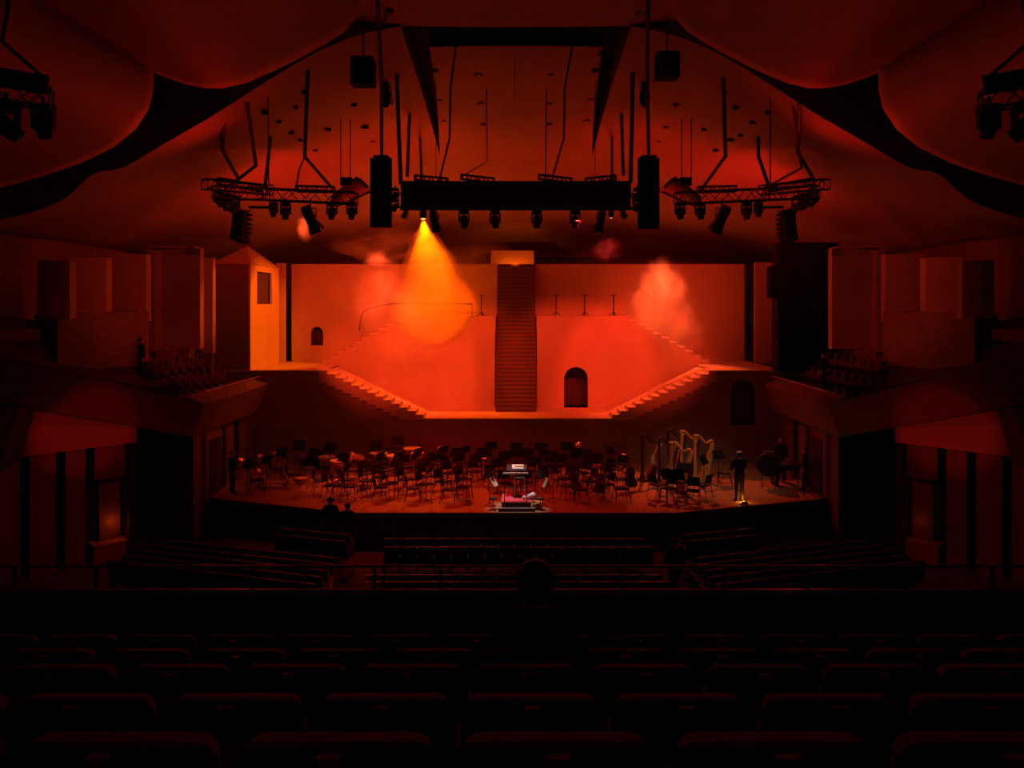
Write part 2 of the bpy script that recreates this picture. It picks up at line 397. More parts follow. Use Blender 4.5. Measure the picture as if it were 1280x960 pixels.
# ================================================================== SETTING: walls
wb = struct('wall_back')
MB().box(-17.3, 17.3, 45, 45.3, 0, 13).build('back_panel', 'timber', wb)
MB().box(-6, 6, 44.2, 45.0, 10.9, 11.25).build('back_ledge', 'timber', wb)
wr0 = struct('wall_rear')
MB().box(-19, 19, -3.3, -3, 0, 18).build('rear_panel', 'timber', wr0)
for s in (-1, 1):
    wl = struct('wall_' + SIDE[s])
    def X(x): return s * x
    def P(pts): return [(s * x, y) for x, y in pts]
    MB().box(X(17.2), X(17.5), -3, 45, 0, 16.5).build('outer_wall', 'timber', wl)
    # sloping-faced balcony parapet: plan line with top and bottom heights
    LINE = [(15.9, 14.5, 8.25, 7.0), (13.4, 20.0, 6.78, 5.6), (10.32, 25.5, 4.80, 3.72), (10.28, 31.8, 4.85, 3.72)]
    for (xa, ya, ta, ba), (xb, yb, tb, bb) in zip(LINE[:-1], LINE[1:]):
        lean = 0.42; up = .24 if ya > 25 else .05
        bot = [(X(xa + lean), ya, ba), (X(xb + lean), yb, bb), (X(xb + 1.1), yb + .3, bb), (X(xa + 1.1), ya + .3, ba)]
        top = [(X(xa), ya, ta), (X(xb), yb, tb), (X(xb + .8), yb + .25, tb + up), (X(xa + .8), ya + .25, ta + up)]
        MB().hexa(bot, top).build('balcony_parapet', 'parapet', wl)
    # terraces behind it, stepping up away from the hall's axis
    for k in range(5):
        z = 4.15 + 0.55 * k
        q = [(10.9 + .72 * k, 25.7 + .25 * k, 3.85, 0), (10.9 + .72 * k, 32.2, 3.85, 0), (15.6, 32.2, 3.85, 0), (15.6, 20.9 + .2 * k, 5.55, 1.65), (14.0 + .5 * k if k < 3 else 15.2, 20.6 + .2 * k, 5.5, 1.6)]
        MB().hexa([(X(x), y, zb_) for x, y, zb_, e_ in q], [(X(x), y, z + e_) for x, y, zb_, e_ in q]).build('terrace_tread', 'carpet', wl)
    # low lit divider walls on the terraces
    for (pa, pb, d, h, y) in ((196, 220, 28.6, .85, 437), (128, 180, 27.0, .5, 432), (160, 196, 28.0, .45, 447), (130, 152, 26.4, .35, 452)):
        a = W(pa, y, d); b = W(pb, y, d + .3)
        MB().hexa([(X(-a.x), a.y, a.z - h), (X(-b.x), b.y, b.z - h), (X(-b.x), b.y + .12, b.z - h), (X(-a.x), a.y + .12, a.z - h)],
                  [(X(-a.x), a.y, a.z), (X(-b.x), b.y, b.z), (X(-b.x), b.y + .12, b.z), (X(-a.x), a.y + .12, a.z)]).build('terrace_divider', 'parapet', wl)
    # upright wall panels around the terraces
    for (pa, pb, yt, yb, d, dz) in ((48, 87, 325, 386, 23.2, 0.5), (88, 133, 321, 385, 25.2, .5), (134, 183, 317, 391, 27.2, .4), (194, 250, 311, 426, 29.6, -.3)):
        a = W(pa, yt, d); b = W(pb, yt, d + dz); zb = W(pa, yb, d).z - .3
        n = 7; fr, bk = [], []
        for i in range(n):
            t = i / (n - 1); bul = -.07 * math.sin(PI * t)
            x = a.x + (b.x - a.x) * t; y = a.y + (b.y - a.y) * t
            fr.append((X(-x), y + bul)); bk.append((X(-x), y + .35))
        MB().prism(fr + bk[::-1], zb, a.z).build('convex_panel', 'panelwall', wl, smooth=30)
    a = W(184, 310, 28.9); b = W(252, 312, 30.4)        # splayed return with the bright edge beside the tallest panel
    MB().hexa([(X(-a.x), a.y, 6.2), (X(-a.x - .32), a.y - .02, 6.2), (X(-a.x - .1), a.y + 1.6, 6.2), (X(-a.x + .3), a.y + 1.6, 6.2)],
              [(X(-a.x), a.y, a.z), (X(-a.x - .32), a.y - .02, a.z - .1), (X(-a.x - .1), a.y + 1.6, a.z), (X(-a.x + .3), a.y + 1.6, a.z)]).build('splayed_return', 'panelwall', wl)
    if s < 0: MB().box(X(-b.x), X(-b.x - .36), 30.6, 30.9, 6.2, 10.0).build('splayed_return', 'panelwall', wl)
    c0 = W(183, 309, 29.0); c1 = W(250, 311, 30.0)
    MB().hexa([(X(-c0.x), 29.1, c0.z - .0), (X(-c1.x), 29.4, c0.z - .0), (X(-c1.x), 30.2, c0.z), (X(-c0.x), 30.2, c0.z)],
              [(X(-c0.x), 29.1, c0.z + .06), (X(-c1.x), 29.4, c0.z + .06), (X(-c1.x), 30.2, c0.z + .06), (X(-c0.x), 30.2, c0.z + .06)]).build('panel_cap', 'panelwall', wl)
    # upper tier ledge and its front
    a = W(72, 393, 23.6); b = W(186, 389, 27.0)
    MB().hexa([(X(-a.x), a.y, 6.0), (X(-b.x), b.y, 6.0), (X(-b.x + .9), b.y + .3, 6.0), (X(-a.x + .9), a.y + .3, 6.0)],
              [(X(-a.x), a.y, a.z), (X(-b.x), b.y, b.z), (X(-b.x + .9), b.y + .3, b.z), (X(-a.x + .9), a.y + .3, a.z)]).build('upper_tier_front', 'parapet', wl)
    a = W(-40, 414, 19.6); b = W(50, 411, 21.4)
    MB().hexa([(X(-a.x), a.y, a.z - .3), (X(-b.x), b.y, b.z - .3), (X(-b.x + 1.), b.y + .3, b.z - .3), (X(-a.x + 1.), a.y + .3, a.z - .3)],
              [(X(-a.x), a.y, a.z), (X(-b.x), b.y, b.z), (X(-b.x + 1.), b.y + .3, b.z), (X(-a.x + 1.), a.y + .3, a.z)]).build('upper_tier_front', 'parapet', wl)
    MB().box(X(16.2), X(16.9), 14, 36, 0, 10.3).build('upper_wall', 'timber', wl)
    # masonry at the sides of the stage under the box
    MB().hexa([(X(10.76), 25.62, 0), (X(11.2), 33.2, 0), (X(11.5), 33.2, 0), (X(11.1), 25.62, 0)],
              [(X(10.76), 25.62, 3.75), (X(11.2), 33.2, 3.75), (X(11.5), 33.2, 3.75), (X(11.1), 25.62, 3.75)]).build('stage_side_wall', 'timber', wl)
    for d in (28.6, 30.0):
        MB().box(X(10.86), X(11.02), d, d + .22, ZS, 3.6).build('side_pilaster', 'dark_wood', wl)
    MB().box(X(10.8), X(10.95), 27.2, 28.2, ZS, 3.3).build('stage_side_door', 'dark_wood', wl)
    # side stage opening, a black sheet standing in for its unlit depth
    MB().box(X(10.9), X(14.5), 26.6, 26.8, 0, 4.6).build('opening_shade', 'drape', wl)
    MB().box(X(10.8), X(11.1), 25.55, 26.8, 0, 3.8).build('opening_jamb', 'dark_wood', wl)
    # lower wall: lit fascia, panels and dark slots between
    A = Vector((13.9, 21.9, 0)); B = Vector((11.85, 24.0, 0)); U = (B - A); NRM = Vector((U.y, -U.x, 0)).normalized() * (-1)
    if NRM.x < 0: NRM = -NRM
    def onwall(px):   # parameter along the wall line where the left-hand view column px crosses it
        k = (PX0 - px) / F
        t = (k * A.y - A.x) / (U.x - k * U.y); return A + U * t
    def slab(pa, pb, za, zb, z0a, z0b, name, m, off=0.0, th=.18):
        a = onwall(pa); b = onwall(pb); o1 = NRM * off; o2 = NRM * (off + th)
        q = [a + o1, b + o1, b + o2, a + o2]
        MB().hexa([(X(q[0].x), q[0].y, z0a), (X(q[1].x), q[1].y, z0b), (X(q[2].x), q[2].y, z0b), (X(q[3].x), q[3].y, z0a)],
                  [(X(q[0].x), q[0].y, za), (X(q[1].x), q[1].y, zb), (X(q[2].x), q[2].y, zb), (X(q[3].x), q[3].y, za)]).build(name, m, wl)
    slab(20, 171, 5.3, 4.28, 3.78, 3.80, 'lit_fascia', 'panelwall')
    for pa, pb in ((-140, -95), (-85, -50), (-38, -10), (-2, 28), (40, 73), (85, 110)):
        slab(pa, pb, 3.78, 3.78, 0, 0, 'wall_board', 'timber', .25)
    slab(122, 160, 3.78, 3.78, 2.75, 2.75, 'wall_board', 'timber', .25)
    slab(-200, 172, 3.9, 3.9, -.2, -.2, 'slot_backing', 'void', 1.0)  # dark sheet stands in for shade behind the board gaps
    slab(163, 172, 3.78, 3.78, 0, 0, 'slot_post', 'void', .1)
    slab(135, 162, 2.7, 2.7, 0.2, 0.2, 'vomitory_side', 'parapet', .8, .1)
    slab(122, 172, .72, .72, -.2, -.2, 'exit_tread', 'stage', .3, .8)
    q = onwall(167) + NRM * .55
    vl = thing('vomitory_lamp', 'low orange lamp inside the %s side exit beside the dark posts' % SIDE[s], 'lamp', (X(q.x), q.y, .72))
    MB().box(-.05, .05, -.05, .05, 0, .35).build('housing', 'black', vl)
    MB().box(-.04, .04, .05, .07, .22, .32).build('diffuser', 'lit_dim', vl)
    q = onwall(152) + NRM * .5
    lamp('POINT', (X(q.x), q.y, 1.25), None, 2 if s < 0 else .4, (1, .09, .01), parent=vl, radius=.06, name='exit_glow')
    # dark soffit block nearest the audience
    MB().hexa([(X(13.75), 20.4, 3.7), (X(13.95), 21.7, 3.75), (X(17.2), 21.7, 3.6), (X(17.2), 14.0, 3.4), (X(15.6), 16.0, 3.4)],
              [(X(13.2), 20.4, 5.35), (X(13.6), 21.7, 5.15), (X(17.2), 21.7, 5.6), (X(17.2), 14.0, 6.9), (X(15.4), 16.0, 6.5)]).build('soffit_block', 'fascia', wl)
    # handrail on the box
    h = [(10.5, 26.0, 5.18), (10.5, 31.5, 5.2)]
    MB().tube([(X(x), y, z) for x, y, z in h], .022).build('box_handrail', 'steel', wl)
    for y in (26.2, 28.0, 29.8, 31.4): MB().tube([(X(10.5), y, 4.75), (X(10.5), y, 5.18)], .015).build('handrail_post', 'steel', wl)
# ================================================================== STAGE SET
YF, YB = 33.0, 36.6                      # front of the terrace, face of the castle wall
t = thing('stage_terrace', 'wide pale stage terrace with flanking stairs rising from its sunken middle', 'stage set', (0, YF, ZS))
L = lambda x, y, z: (x, y - YF, z - ZS)
def sb(x0, x1, y0, y1, z0, z1, name, m, par=t, oy=YF, oz=ZS): return MB().box(x0, x1, y0 - oy, y1 - oy, z0 - oz, z1 - oz).build(name, m, par)
zt, zd, rise, run = 3.26, 5.32, 2.06 / 13, 4.48 / 13
xl, xr = -3.98, 4.14
zz = lambda z: z - ZS
# front wall in the darker tone, V-shaped top, arched niche at the right
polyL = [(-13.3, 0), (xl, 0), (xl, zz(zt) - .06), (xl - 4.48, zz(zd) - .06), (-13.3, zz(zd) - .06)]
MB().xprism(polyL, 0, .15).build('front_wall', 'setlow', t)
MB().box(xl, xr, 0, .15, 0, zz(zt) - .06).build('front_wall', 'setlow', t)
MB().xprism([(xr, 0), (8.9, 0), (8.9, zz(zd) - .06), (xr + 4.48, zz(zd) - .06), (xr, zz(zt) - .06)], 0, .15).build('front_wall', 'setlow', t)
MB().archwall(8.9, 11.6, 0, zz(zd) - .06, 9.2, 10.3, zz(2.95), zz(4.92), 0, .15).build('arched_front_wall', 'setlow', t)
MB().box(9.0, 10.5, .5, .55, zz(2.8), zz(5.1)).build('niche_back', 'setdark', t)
sb(xl, xr, YF - .02, YB, zt - .06, zt, 'terrace_floor', 'set')
for s, x0 in ((-1, xl), (1, xr)):
    for k in range(13):
        xa = x0 + s * run * k; z1 = zt + rise * (k + 1)
        sb(xa, xa + s * run, YF - .04, YF + 1.1, max(zt - .06, z1 - .52), z1, 'stair_step', 'set')
    MB().xprism([(x0 - 0, zz(zt) - .05), (x0 + s * 4.48, zz(zt) - .05), (x0 + s * 4.48, zz(zd) - .10), (x0, zz(zt))], 1.1, YB - YF).build('stair_ramp', 'set', t)
    xe = x0 + s * 4.48
    sb(xe, s * 13.3 if s < 0 else 11.6, YF - .02, 38.6, zd - .06, zd, 'side_deck', 'set')

c = thing('castle_block', 'pale castle wall block with arched doorway and stairs down both ends', 'stage set', (0, YB, zt))
zz = lambda z: z - zt
def cb(x0, x1, y0, y1, z0, z1, name, m): return MB().box(x0, x1, y0 - YB, y1 - YB, zz(z0), zz(z1)).build(name, m, c)
ztop = 7.62; n = 11; r2 = (ztop - zd) / n; u2 = .373
MB().archwall(1.35, 5.45, 0, zz(ztop) - .06, 2.29, 3.43, 0, zz(5.18), 0, .35).build('wall_face', 'set', c)
MB().box(-5.5, -.97, 0, .35, 0, zz(ztop) - .06).build('wall_face', 'set', c)
MB().box(.98, 1.35, 0, .35, 0, zz(ztop) - .06).build('wall_face', 'set', c)
for x_ in (-1.05, .98): MB().box(x_, x_ + .07, .35, 1.85, 0, zz(ztop) - .06).build('stair_cheek', 'set', c)
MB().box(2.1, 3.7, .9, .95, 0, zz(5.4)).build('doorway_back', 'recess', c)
cb(-5.52, -.97, YB - .02, 38.45, ztop - .06, ztop, 'wall_top', 'set')
cb(.98, 5.47, YB - .02, 38.45, ztop - .06, ztop, 'wall_top', 'set')
for s, x0 in ((-1, -5.5), (1, 5.45)):
    prof = [(x0, 0)]
    xe = x0 + s * u2 * n
    poly = [(x0, 0), (x0, zz(ztop) - .06)]
    for k in range(n):
        poly += [(x0 + s * u2 * k, zz(ztop - r2 * (k + 1)) - .05), (x0 + s * u2 * (k + 1), zz(ztop - r2 * (k + 1)) - .05)]
    poly += [(xe, 0)]
    clean = [poly[0], poly[1]] + poly[2:]
    for k in range(n):         # one upright block per tread keeps every face convex
        xa, xb = x0 + s * u2 * k, x0 + s * u2 * (k + 1)
        h = zz(ztop - r2 * (k + 1)) - .05
        MB().box(xa, xb, 0, 1.85, 0, h).build('stair_block', 'set', c)
        MB().box(xa - s * .0, xb + s * .02, -.02, 1.85, h, h + .05).build('stair_tread', 'set', c)
for x0, x1 in ((-1.98, -1.0), (1.0, 2.02)):        # shallow chamfered pilasters by the middle stair
    ch = .22
    q = [(x0, 0), (x1, 0), (x1, zz(6.7)), (x1 - ch, zz(6.92)), (x0, zz(6.92))] if x0 > 0 else [(x0, 0), (x1, 0), (x1, zz(6.92)), (x0 + ch, zz(6.92)), (x0, zz(6.7))]
    MB().xprism(q, -.26, .0).build('raised_panel', 'set', c)

m_ = thing('centre_stair', 'steep dark central stair climbing through the castle wall to the backdrop top', 'stage stair', (0, 35.0, zt))
ns = 38
for k in range(ns):
    y0 = (38.5 - 35.0) / ns * k; z1 = (10.2 - zt) / ns * (k + 1)
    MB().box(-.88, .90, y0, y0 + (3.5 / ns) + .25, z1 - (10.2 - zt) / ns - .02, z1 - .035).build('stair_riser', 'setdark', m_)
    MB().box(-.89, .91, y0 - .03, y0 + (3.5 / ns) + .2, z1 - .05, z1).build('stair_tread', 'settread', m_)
for x in (-.93, .90): MB().yprism([(0, 0), (.35, 0), (3.75, 6.9), (3.4, 6.9)], x, x + .04).build('stringer', 'setdark', m_)

b = thing('backdrop_flat', 'tall flat backdrop wall behind the castle with small arched window at left', 'stage set', (0, 38.5, zd))
zz = lambda z: z - zd
MB().archwall(-11.25, -8.0, 0, zz(10.2), -10.3, -9.67, zz(6.12), zz(7.06), 0, .2).build('wall_face', 'set', b)
MB().box(-8.0, -.9, 0, .2, 0, zz(10.2)).build('wall_face', 'set', b)
MB().box(-.9, .92, 0, .2, 0, zz(9.9)).build('wall_face', 'set', b)
MB().box(.92, 11.45, 0, .2, 0, zz(10.2)).build('wall_face', 'set', b)
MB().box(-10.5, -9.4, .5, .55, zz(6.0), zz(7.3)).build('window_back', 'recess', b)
MB().hexa([(-1.3, .6, zz(10.1)), (.92, .6, zz(10.1)), (.92, 1.2, zz(10.1)), (-1.3, 1.2, zz(10.1))],
          [(-1.3, 1.6, zz(11.0)), (.92, 1.6, zz(11.0)), (.92, 2.2, zz(11.0)), (-1.3, 2.2, zz(11.0))]).build('stairhead_panel', 'set', b)
lamp('SPOT', (0, 38.0, 10.45), (-.1, 39.6, 10.55), 90, (1, .11, .002), parent=b, angle=100, blend=.8, radius=.05, name='stairhead_light')
for nm, xa, xb, y, lab in (('wing_flat', -11.75, -11.3, 37.6, 'narrow tall wing flat between the left tower and the backdrop'),
                           ('wing_flat', 11.5, 12.75, 37.0, 'tall wing flat at the right beside the black draped tower')):
    w = thing(nm, lab, 'stage flat', ((xa + xb) / 2, y, zd))
    h = (xb - xa) / 2
    MB().box(-h, h, 0, .12, 0, 10.2 - zd).build('flat_face', 'set', w)
    MB().box(-h, h, .12, .5, 0, .1).build('brace_foot', 'dark_wood', w)

tw = thing('watch_tower', 'tall square tower with pointed roof and amber lit side with a window', 'stage tower', (-12.24, 35.0, zd))
zh = 9.89 - zd; hx = .825
# body: right side has a rectangular window opening
MB().box(-hx, -hx + .1, -2, 2, 0, zh).build('tower_side', 'set', tw)
MB().box(-hx + .1, hx - .1, -2, -1.9, 0, zh).build('tower_front', 'setlow', tw)  # darker tone stands in for shade on the unlit front
MB().box(-hx + .1, hx - .1, 1.9, 2, 0, zh).build('tower_back', 'set', tw)
f = MB(); y0, y1, z0, z1 = -1.15, .95, 8.18 - zd, 9.62 - zd
f.box(hx - .1, hx, -2, y0, 0, zh).box(hx - .1, hx, y1, 2, 0, zh).box(hx - .1, hx, y0, y1, 0, z0).box(hx - .1, hx, y0, y1, z1, zh)
f.build('tower_lit_side', 'set', tw)
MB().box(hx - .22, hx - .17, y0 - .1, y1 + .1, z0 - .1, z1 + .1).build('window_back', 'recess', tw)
e = .06
MB().add([(-hx - e, -2 - e, zh), (hx + e, -2 - e, zh), (hx + e, 2 + e, zh), (-hx - e, 2 + e, zh), (0, 0, zh + .95)],
         [(3, 2, 1, 0), (0, 1, 4), (1, 2, 4), (2, 3, 4), (3, 0, 4)]).build('pointed_roof', 'set', tw)

dt = thing('draped_tower', 'big black draped masking tower beside the right box', 'drape', (12.45, 33.3, zd))
pl = []
for i in range(33):
    a = i / 32; pl.append((-1.26 + 2.56 * a, -.5 + .035 * math.sin(i * 2.1)))
MB().prism(pl + [(1.30, .3), (-1.26, .3)], 0, 10.75 - zd).build('drape_cloth', 'drape', dt)
MB().box(-1.28, 1.32, -.54, .32, 10.75 - zd, 10.8 - zd).build('top_batten', 'black', dt)
MB().box(-1.62, -1.27, -.5, -.1, 8.42 - zd, 9.78 - zd).build('hung_speaker', 'drape', dt)
MB().box(-.48, -.46, -.56, -.52, 8.6 - zd, 9.6 - zd).build('drape_seam', 'black', dt)

# mic stands and hooped rail on the castle top
ms = thing('pole_stand', 'thin dark pole stand on castle top, nearest the centre stair on the right', 'stand', (1.95, 37.4, ztop), group=None)
MB().tube([(0, 0, 0), (0, 0, 1.02)], .028).build('pole', 'black', ms)
MB().tube([(-.13, 0, 1.0), (.13, 0, 1.0)], .022).build('cross_tip', 'black', ms)
for k in range(3):
    a = k * 2.09; MB().tube([(.22 * math.cos(a), .22 * math.sin(a), .0), (0, 0, .2)], .018).build('foot', 'black', ms)
dup(ms, (3.35, 37.4, ztop), .3, 'thin dark pole stand on castle top, middle one of the three on the right')
dup(ms, (4.75, 37.4, ztop), .6, 'thin dark pole stand on castle top, nearest the right hand stairs')
dup(ms, (-1.68, 37.4, ztop), .9, 'thin dark pole stand on castle top, left of the centre stair in the haze')
hr = thing('hoop_rail', 'thin curved dark rail arching over the left castle stairs in the smoke', 'rail', (-7.6, 37.2, zd))
pts = [W(449, 413, 37.2), W(451, 398, 37.2), W(454, 390, 37.2), W(462, 385.5, 37.2), W(475, 382, 37.2), W(492, 379.5, 37.2), W(530, 379, 37.2), W(590, 380, 37.2)]
MB().tube([p - hr.location for p in pts], .035).build('hoop_tube', 'black', hr)
for px, yb in ((530, 396), (590, 396)):
    a = W(px, 379, 37.2); bb = W(px, yb, 37.2); bb.z = max(bb.z, ztop)
    MB().tube([a - hr.location, bb - hr.location], .02).build('upright', 'black', hr)
# ================================================================== RIG over the stage
def truss(name, label, p0, p1, w=.42, n=None, group=None, roll=0.0):
    p0, p1 = Vector(p0), Vector(p1)
    o = thing(name, label, 'truss', tuple(p0), group=group)
    a = (p1 - p0); Ln = a.length; a.normalize()
    u = a.cross(Vector((0, 0, 1))).normalized(); v = u.cross(a)
    n = n or max(3, round(Ln / w)); h = w / 2
    cs = [(-h, -h), (h, -h), (h, h), (-h, h)]
    at = lambda t, c: a * t + u * c[0] + v * c[1]
    for c_ in cs: MB().tube([at(0, c_), at(Ln, c_)], .026, 5).build('chord', 'black', o)
    lat = MB()
    for i in range(n):
        t0, t1 = Ln * i / n, Ln * (i + 1) / n
        for k in range(4):
            q0, q1 = cs[k], cs[(k + 1) % 4]
            lat.tube([at(t0, q0), at(t1, q1)] if i % 2 == 0 else [at(t0, q1), at(t1, q0)], .014, 4)
    for t_ in (0, Ln):
        for k in range(4): lat.tube([at(t_, cs[k]), at(t_, cs[(k + 1) % 4])], .018, 4)
    lat.build('lattice', 'black', o, kind='stuff')
    return o

DR = 27.0
# central pelmet truss
ct = truss('pelmet_truss', 'long central lighting truss hidden behind the dark banner above the stage', W(500, 252, DR + .5), W(792, 252, DR + .5), .5)
bn = thing('truss_banner', 'wide dark banner masking the central truss between the two tall speaker columns', 'banner', tuple(W(646, 245, DR)))
w0 = W(501, 227, DR) - bn.location; w1 = W(789, 262, DR) - bn.location
fr = [(w0.x + (w1.x - w0.x) * i / 40, .012 * math.sin(i * 1.3)) for i in range(41)]
MB().prism(fr + [(x, y + .05) for x, y in fr[::-1]], w1.z, w0.z).build('banner_cloth', 'banner', bn)
MB().tube([(w0.x - .05, .03, w0.z), (w1.x + .05, .03, w0.z)], .03).build('top_tube', 'black', bn)
MB().tube([(w0.x - .05, .03, w1.z), (w1.x + .05, .03, w1.z)], .03).build('bottom_tube', 'black', bn)
for (pa, pb, ya, yb, nm) in ((518, 560, 222, 226, 'left end'), (576, 618, 221, 226, 'left of centre'), (673, 715, 221, 226, 'right of centre'), (732, 770, 226, 222, 'right end')):
    truss('spreader_truss', 'short black spreader bar on top of the central banner, ' + nm, W(pa, ya, DR + .2), W(pb, yb, DR + .2), .16, 8)

def moving_head(name, label, px, py, d, aim=(0, 0), sc=1.0, lit=None, group='moving head lamps under the trusses'):
    """clamp, base, yoke, head with lens; hangs from (px, py)"""
    p = W(px, py, d)
    o = thing(name, label, 'stage light', tuple(p))
    MB().tube([(0, 0, .18 * sc), (0, 0, .02)], .03 * sc).build('clamp', 'black', o)
    MB().box(-.17 * sc, .17 * sc, -.13 * sc, .13 * sc, -.12 * sc, .03 * sc).build('base', 'black', o)
    for s in (-1, 1): MB().box(s * .15 * sc, s * .20 * sc, -.06 * sc, .06 * sc, -.42 * sc, -.1 * sc).build('yoke_arm', 'black', o)
    R = Matrix.Translation((0, 0, -.36 * sc)) @ Matrix.Rotation(aim[1], 4, 'Z') @ Matrix.Rotation(aim[0], 4, 'X')
    hd = MB().lathe([(.07 * sc, .22 * sc), (.14 * sc, .16 * sc), (.15 * sc, -.05 * sc), (.12 * sc, -.19 * sc), (.125 * sc, -.23 * sc)], 14, R).build('lamp_head', 'black', o, smooth=35)
    MB().lathe([(.105 * sc, -.235 * sc), (.06 * sc, -.25 * sc)], 12, R).build('lens', lit or 'lens', hd, smooth=True)
    # pale rim label on the yoke arch, catching the light
    MB().tube([R @ Vector((.151 * sc * math.cos(a), .151 * sc * math.sin(a), .06 * sc)) for a in [PI * 1.15 + PI * .7 * i / 8 for i in range(9)]], .012 * sc, 5).build('head_band', 'steel', hd)
    return o
def profile_lamp(name, label, px, py, d, tilt, yaw, sc=1.0):
    p = W(px, py, d)
    o = thing(name, label, 'stage light', tuple(p))
    MB().tube([(0, 0, .22 * sc), (0, 0, 0), (0, 0, -.08 * sc)], .022 * sc).build('clamp', 'black', o)
    MB().tube([(-.16 * sc, 0, -.32 * sc), (-.16 * sc, 0, -.05 * sc), (.16 * sc, 0, -.05 * sc), (.16 * sc, 0, -.32 * sc)], .02 * sc).build('yoke', 'black', o)
    R = Matrix.Translation((0, 0, -.32 * sc)) @ Matrix.Rotation(yaw, 4, 'Y') @ Matrix.Rotation(tilt, 4, 'X')
    b_ = MB()
    pts = [R @ Vector((x * .13 * sc, y * .13 * sc, z)) for z in (.34 * sc, -.2 * sc) for x, y in ((-1, -1), (1, -1), (1, 1), (-1, 1))]
    b_.hexa(pts[4:], pts[:4]); b_.build('lamp_body', 'black', o)
    for x, y, ax in ((0, -1, 0), (0, 1, 0), (1, 0, 1), (-1, 0, 1)):
        q = []
        for (k, z) in ((.12, -.2), (-.12, -.2), (-.17, -.42), (.17, -.42)):
            e = .13 if z > -.3 else .2
            q.append(R @ Vector(((x * e if x else k) * sc, (y * e if y else k) * sc, z * sc)))
        MB().hexa(q, [p_ + R.to_3x3() @ Vector((x * .012, y * .012, 0)) for p_ in q]).build('barn_door', 'black', o)
    return o

CENTRE = [(580, 'second'), (619, 'third'), (671, 'fourth'), (719, 'fifth')]
for px, nm in CENTRE:
    moving_head('moving_head_lamp', 'black moving head lamp hanging below the banner, %s lamp from its left end' % {580: 'third', 619: 'fourth', 671: 'fifth', 719: 'sixth'}[px], px, 264, DR + .3, (.35, random.uniform(-.4, .4)), 1.0)
profile_lamp('profile_lamp', 'black profile lamp tilted left below the banner, right beside the amber beam', 543, 264, DR + .3, .5, -.15, .95)
profile_lamp('profile_lamp', 'black profile lamp tilted right below the right half of the banner', 751, 264, DR + .3, .5, .15, .95)
# the amber profile that throws the visible beam
ab = thing('amber_lamp', 'lit amber lamp throwing a beam of orange smoke below the banner', 'stage light', tuple(W(529, 263, 28.0)))
MB().tube([(0, 0, .3), (0, 0, -.05)], .03).build('clamp', 'black', ab)
MB().lathe([(.09, .05), (.13, -.02), (.13, -.22), (.10, -.30)], 14).build('lamp_head', 'black', ab, smooth=35)
MB().lathe([(.085, -.305), (.04, -.32)], 12).build('lens', 'lit_amber', ab)
BEAM0 = ab.location + Vector((0, .02, -.36)); BEAM1 = Vector((-4.0, 37.6, 8.0))
lamp('SPOT', BEAM0, BEAM1, 30000, (1, .085, .0003), parent=ab, angle=24, blend=.35, radius=.05)
for px, s in ((508, 'left'), (778, 'right')):
    o = profile_lamp('profile_lamp', 'small lamp with a pale glint at the %s end of the central truss' % s, px, 258, DR + .4, .9, .6 if s == 'left' else -.6, .6)
sl = moving_head('par_lamp', 'tiny lamp with white lit lens between banner and right speaker column', 764, 262, DR + .4, (0, 0), .5, 'lit_white')

lamp('SPOT', (-2.1, 27.6, 11.15), (-3.9, 36.0, 8.3), 6000, (1, .13, .0006), angle=17, blend=.9)      # added amber spot, no fixture, to brighten the smoke
# line arrays
def line_array(name, label, pxc, y0, y1, d, wpx, n, curve=0.0, yaw=0.0):
    top = W(pxc, y0, d); hgt = (y1 - y0) * d / F; wd_ = wpx * d / F
    o = thing(name, label, 'speaker', tuple(top), yaw)
    MB().box(-wd_ * .35, wd_ * .35, -.1, .5, .02, .07).build('fly_bar', 'black', o)
    ch = hgt / n; y = 0; z = 0; a = 0
    for i in range(n):
        m = MB(); R = Matrix.Translation((0, y, z)) @ Matrix.Rotation(a, 4, 'X')
        hw = wd_ / 2
        q0 = [(-hw, 0, -ch * .98), (hw, 0, -ch * .98), (hw * .82, .55, -ch * .9), (-hw * .82, .55, -ch * .9)]
        q1 = [(-hw, 0, -.01), (hw, 0, -.01), (hw * .82, .55, -.05), (-hw * .82, .55, -.05)]
        m.hexa([R @ Vector(p) for p in q0], [R @ Vector(p) for p in q1]); cb_ = m.build('cabinet', 'drape', o)
        MB().add([R @ Vector((x * hw * .9, -.012, zz_)) for x, zz_ in ((-1, -ch * .9), (1, -ch * .9), (1, -.08), (-1, -.08))], [(0, 1, 2, 3)]).build('grille', 'black', cb_)
        e = R @ Vector((0, 0, -ch)); y, z = e.y, e.z; a -= curve
    return o
line_array('line_array', 'tall black column of speakers hanging at the left end of the banner', 476, 197, 284, DR, 27, 10)
line_array('line_array', 'tall black column of speakers hanging at the right end of the banner', 811, 197, 286, DR, 27, 10)
line_array('line_array', 'short curved black speaker column under the left truss end', 297, 264, 299, DR + .5, 17, 7, .05, -.35)
line_array('line_array', 'short curved black speaker column under the right truss end', 988, 264, 300, DR + .5, 17, 7, .05, .35)
for px, y0, y1, s in ((452, 71, 104, 'left'), (836, 65, 95, 'right')):
    d = 21.2; p = W(px, y1, d); o = thing('ceiling_speaker', 'square black speaker box hung high under the ceiling, %s of the canopy panel' % s, 'speaker', tuple(p))
    h = (y1 - y0) * d / F
    MB().box(-.31, .31, 0, .5, 0, h).build('cabinet', 'drape', o)
    MB().box(-.28, .28, -.02, 0, .04, h - .12).build('grille', 'black', o)
    MB().box(-.31, .31, -.02, .1, h + .005, h + .03).build('top_bracket', 'steel', o)
    MB().tube([(0, .25, h), (0, .25, 16.35 - p.z)], .025).build('hanger', 'black', o)

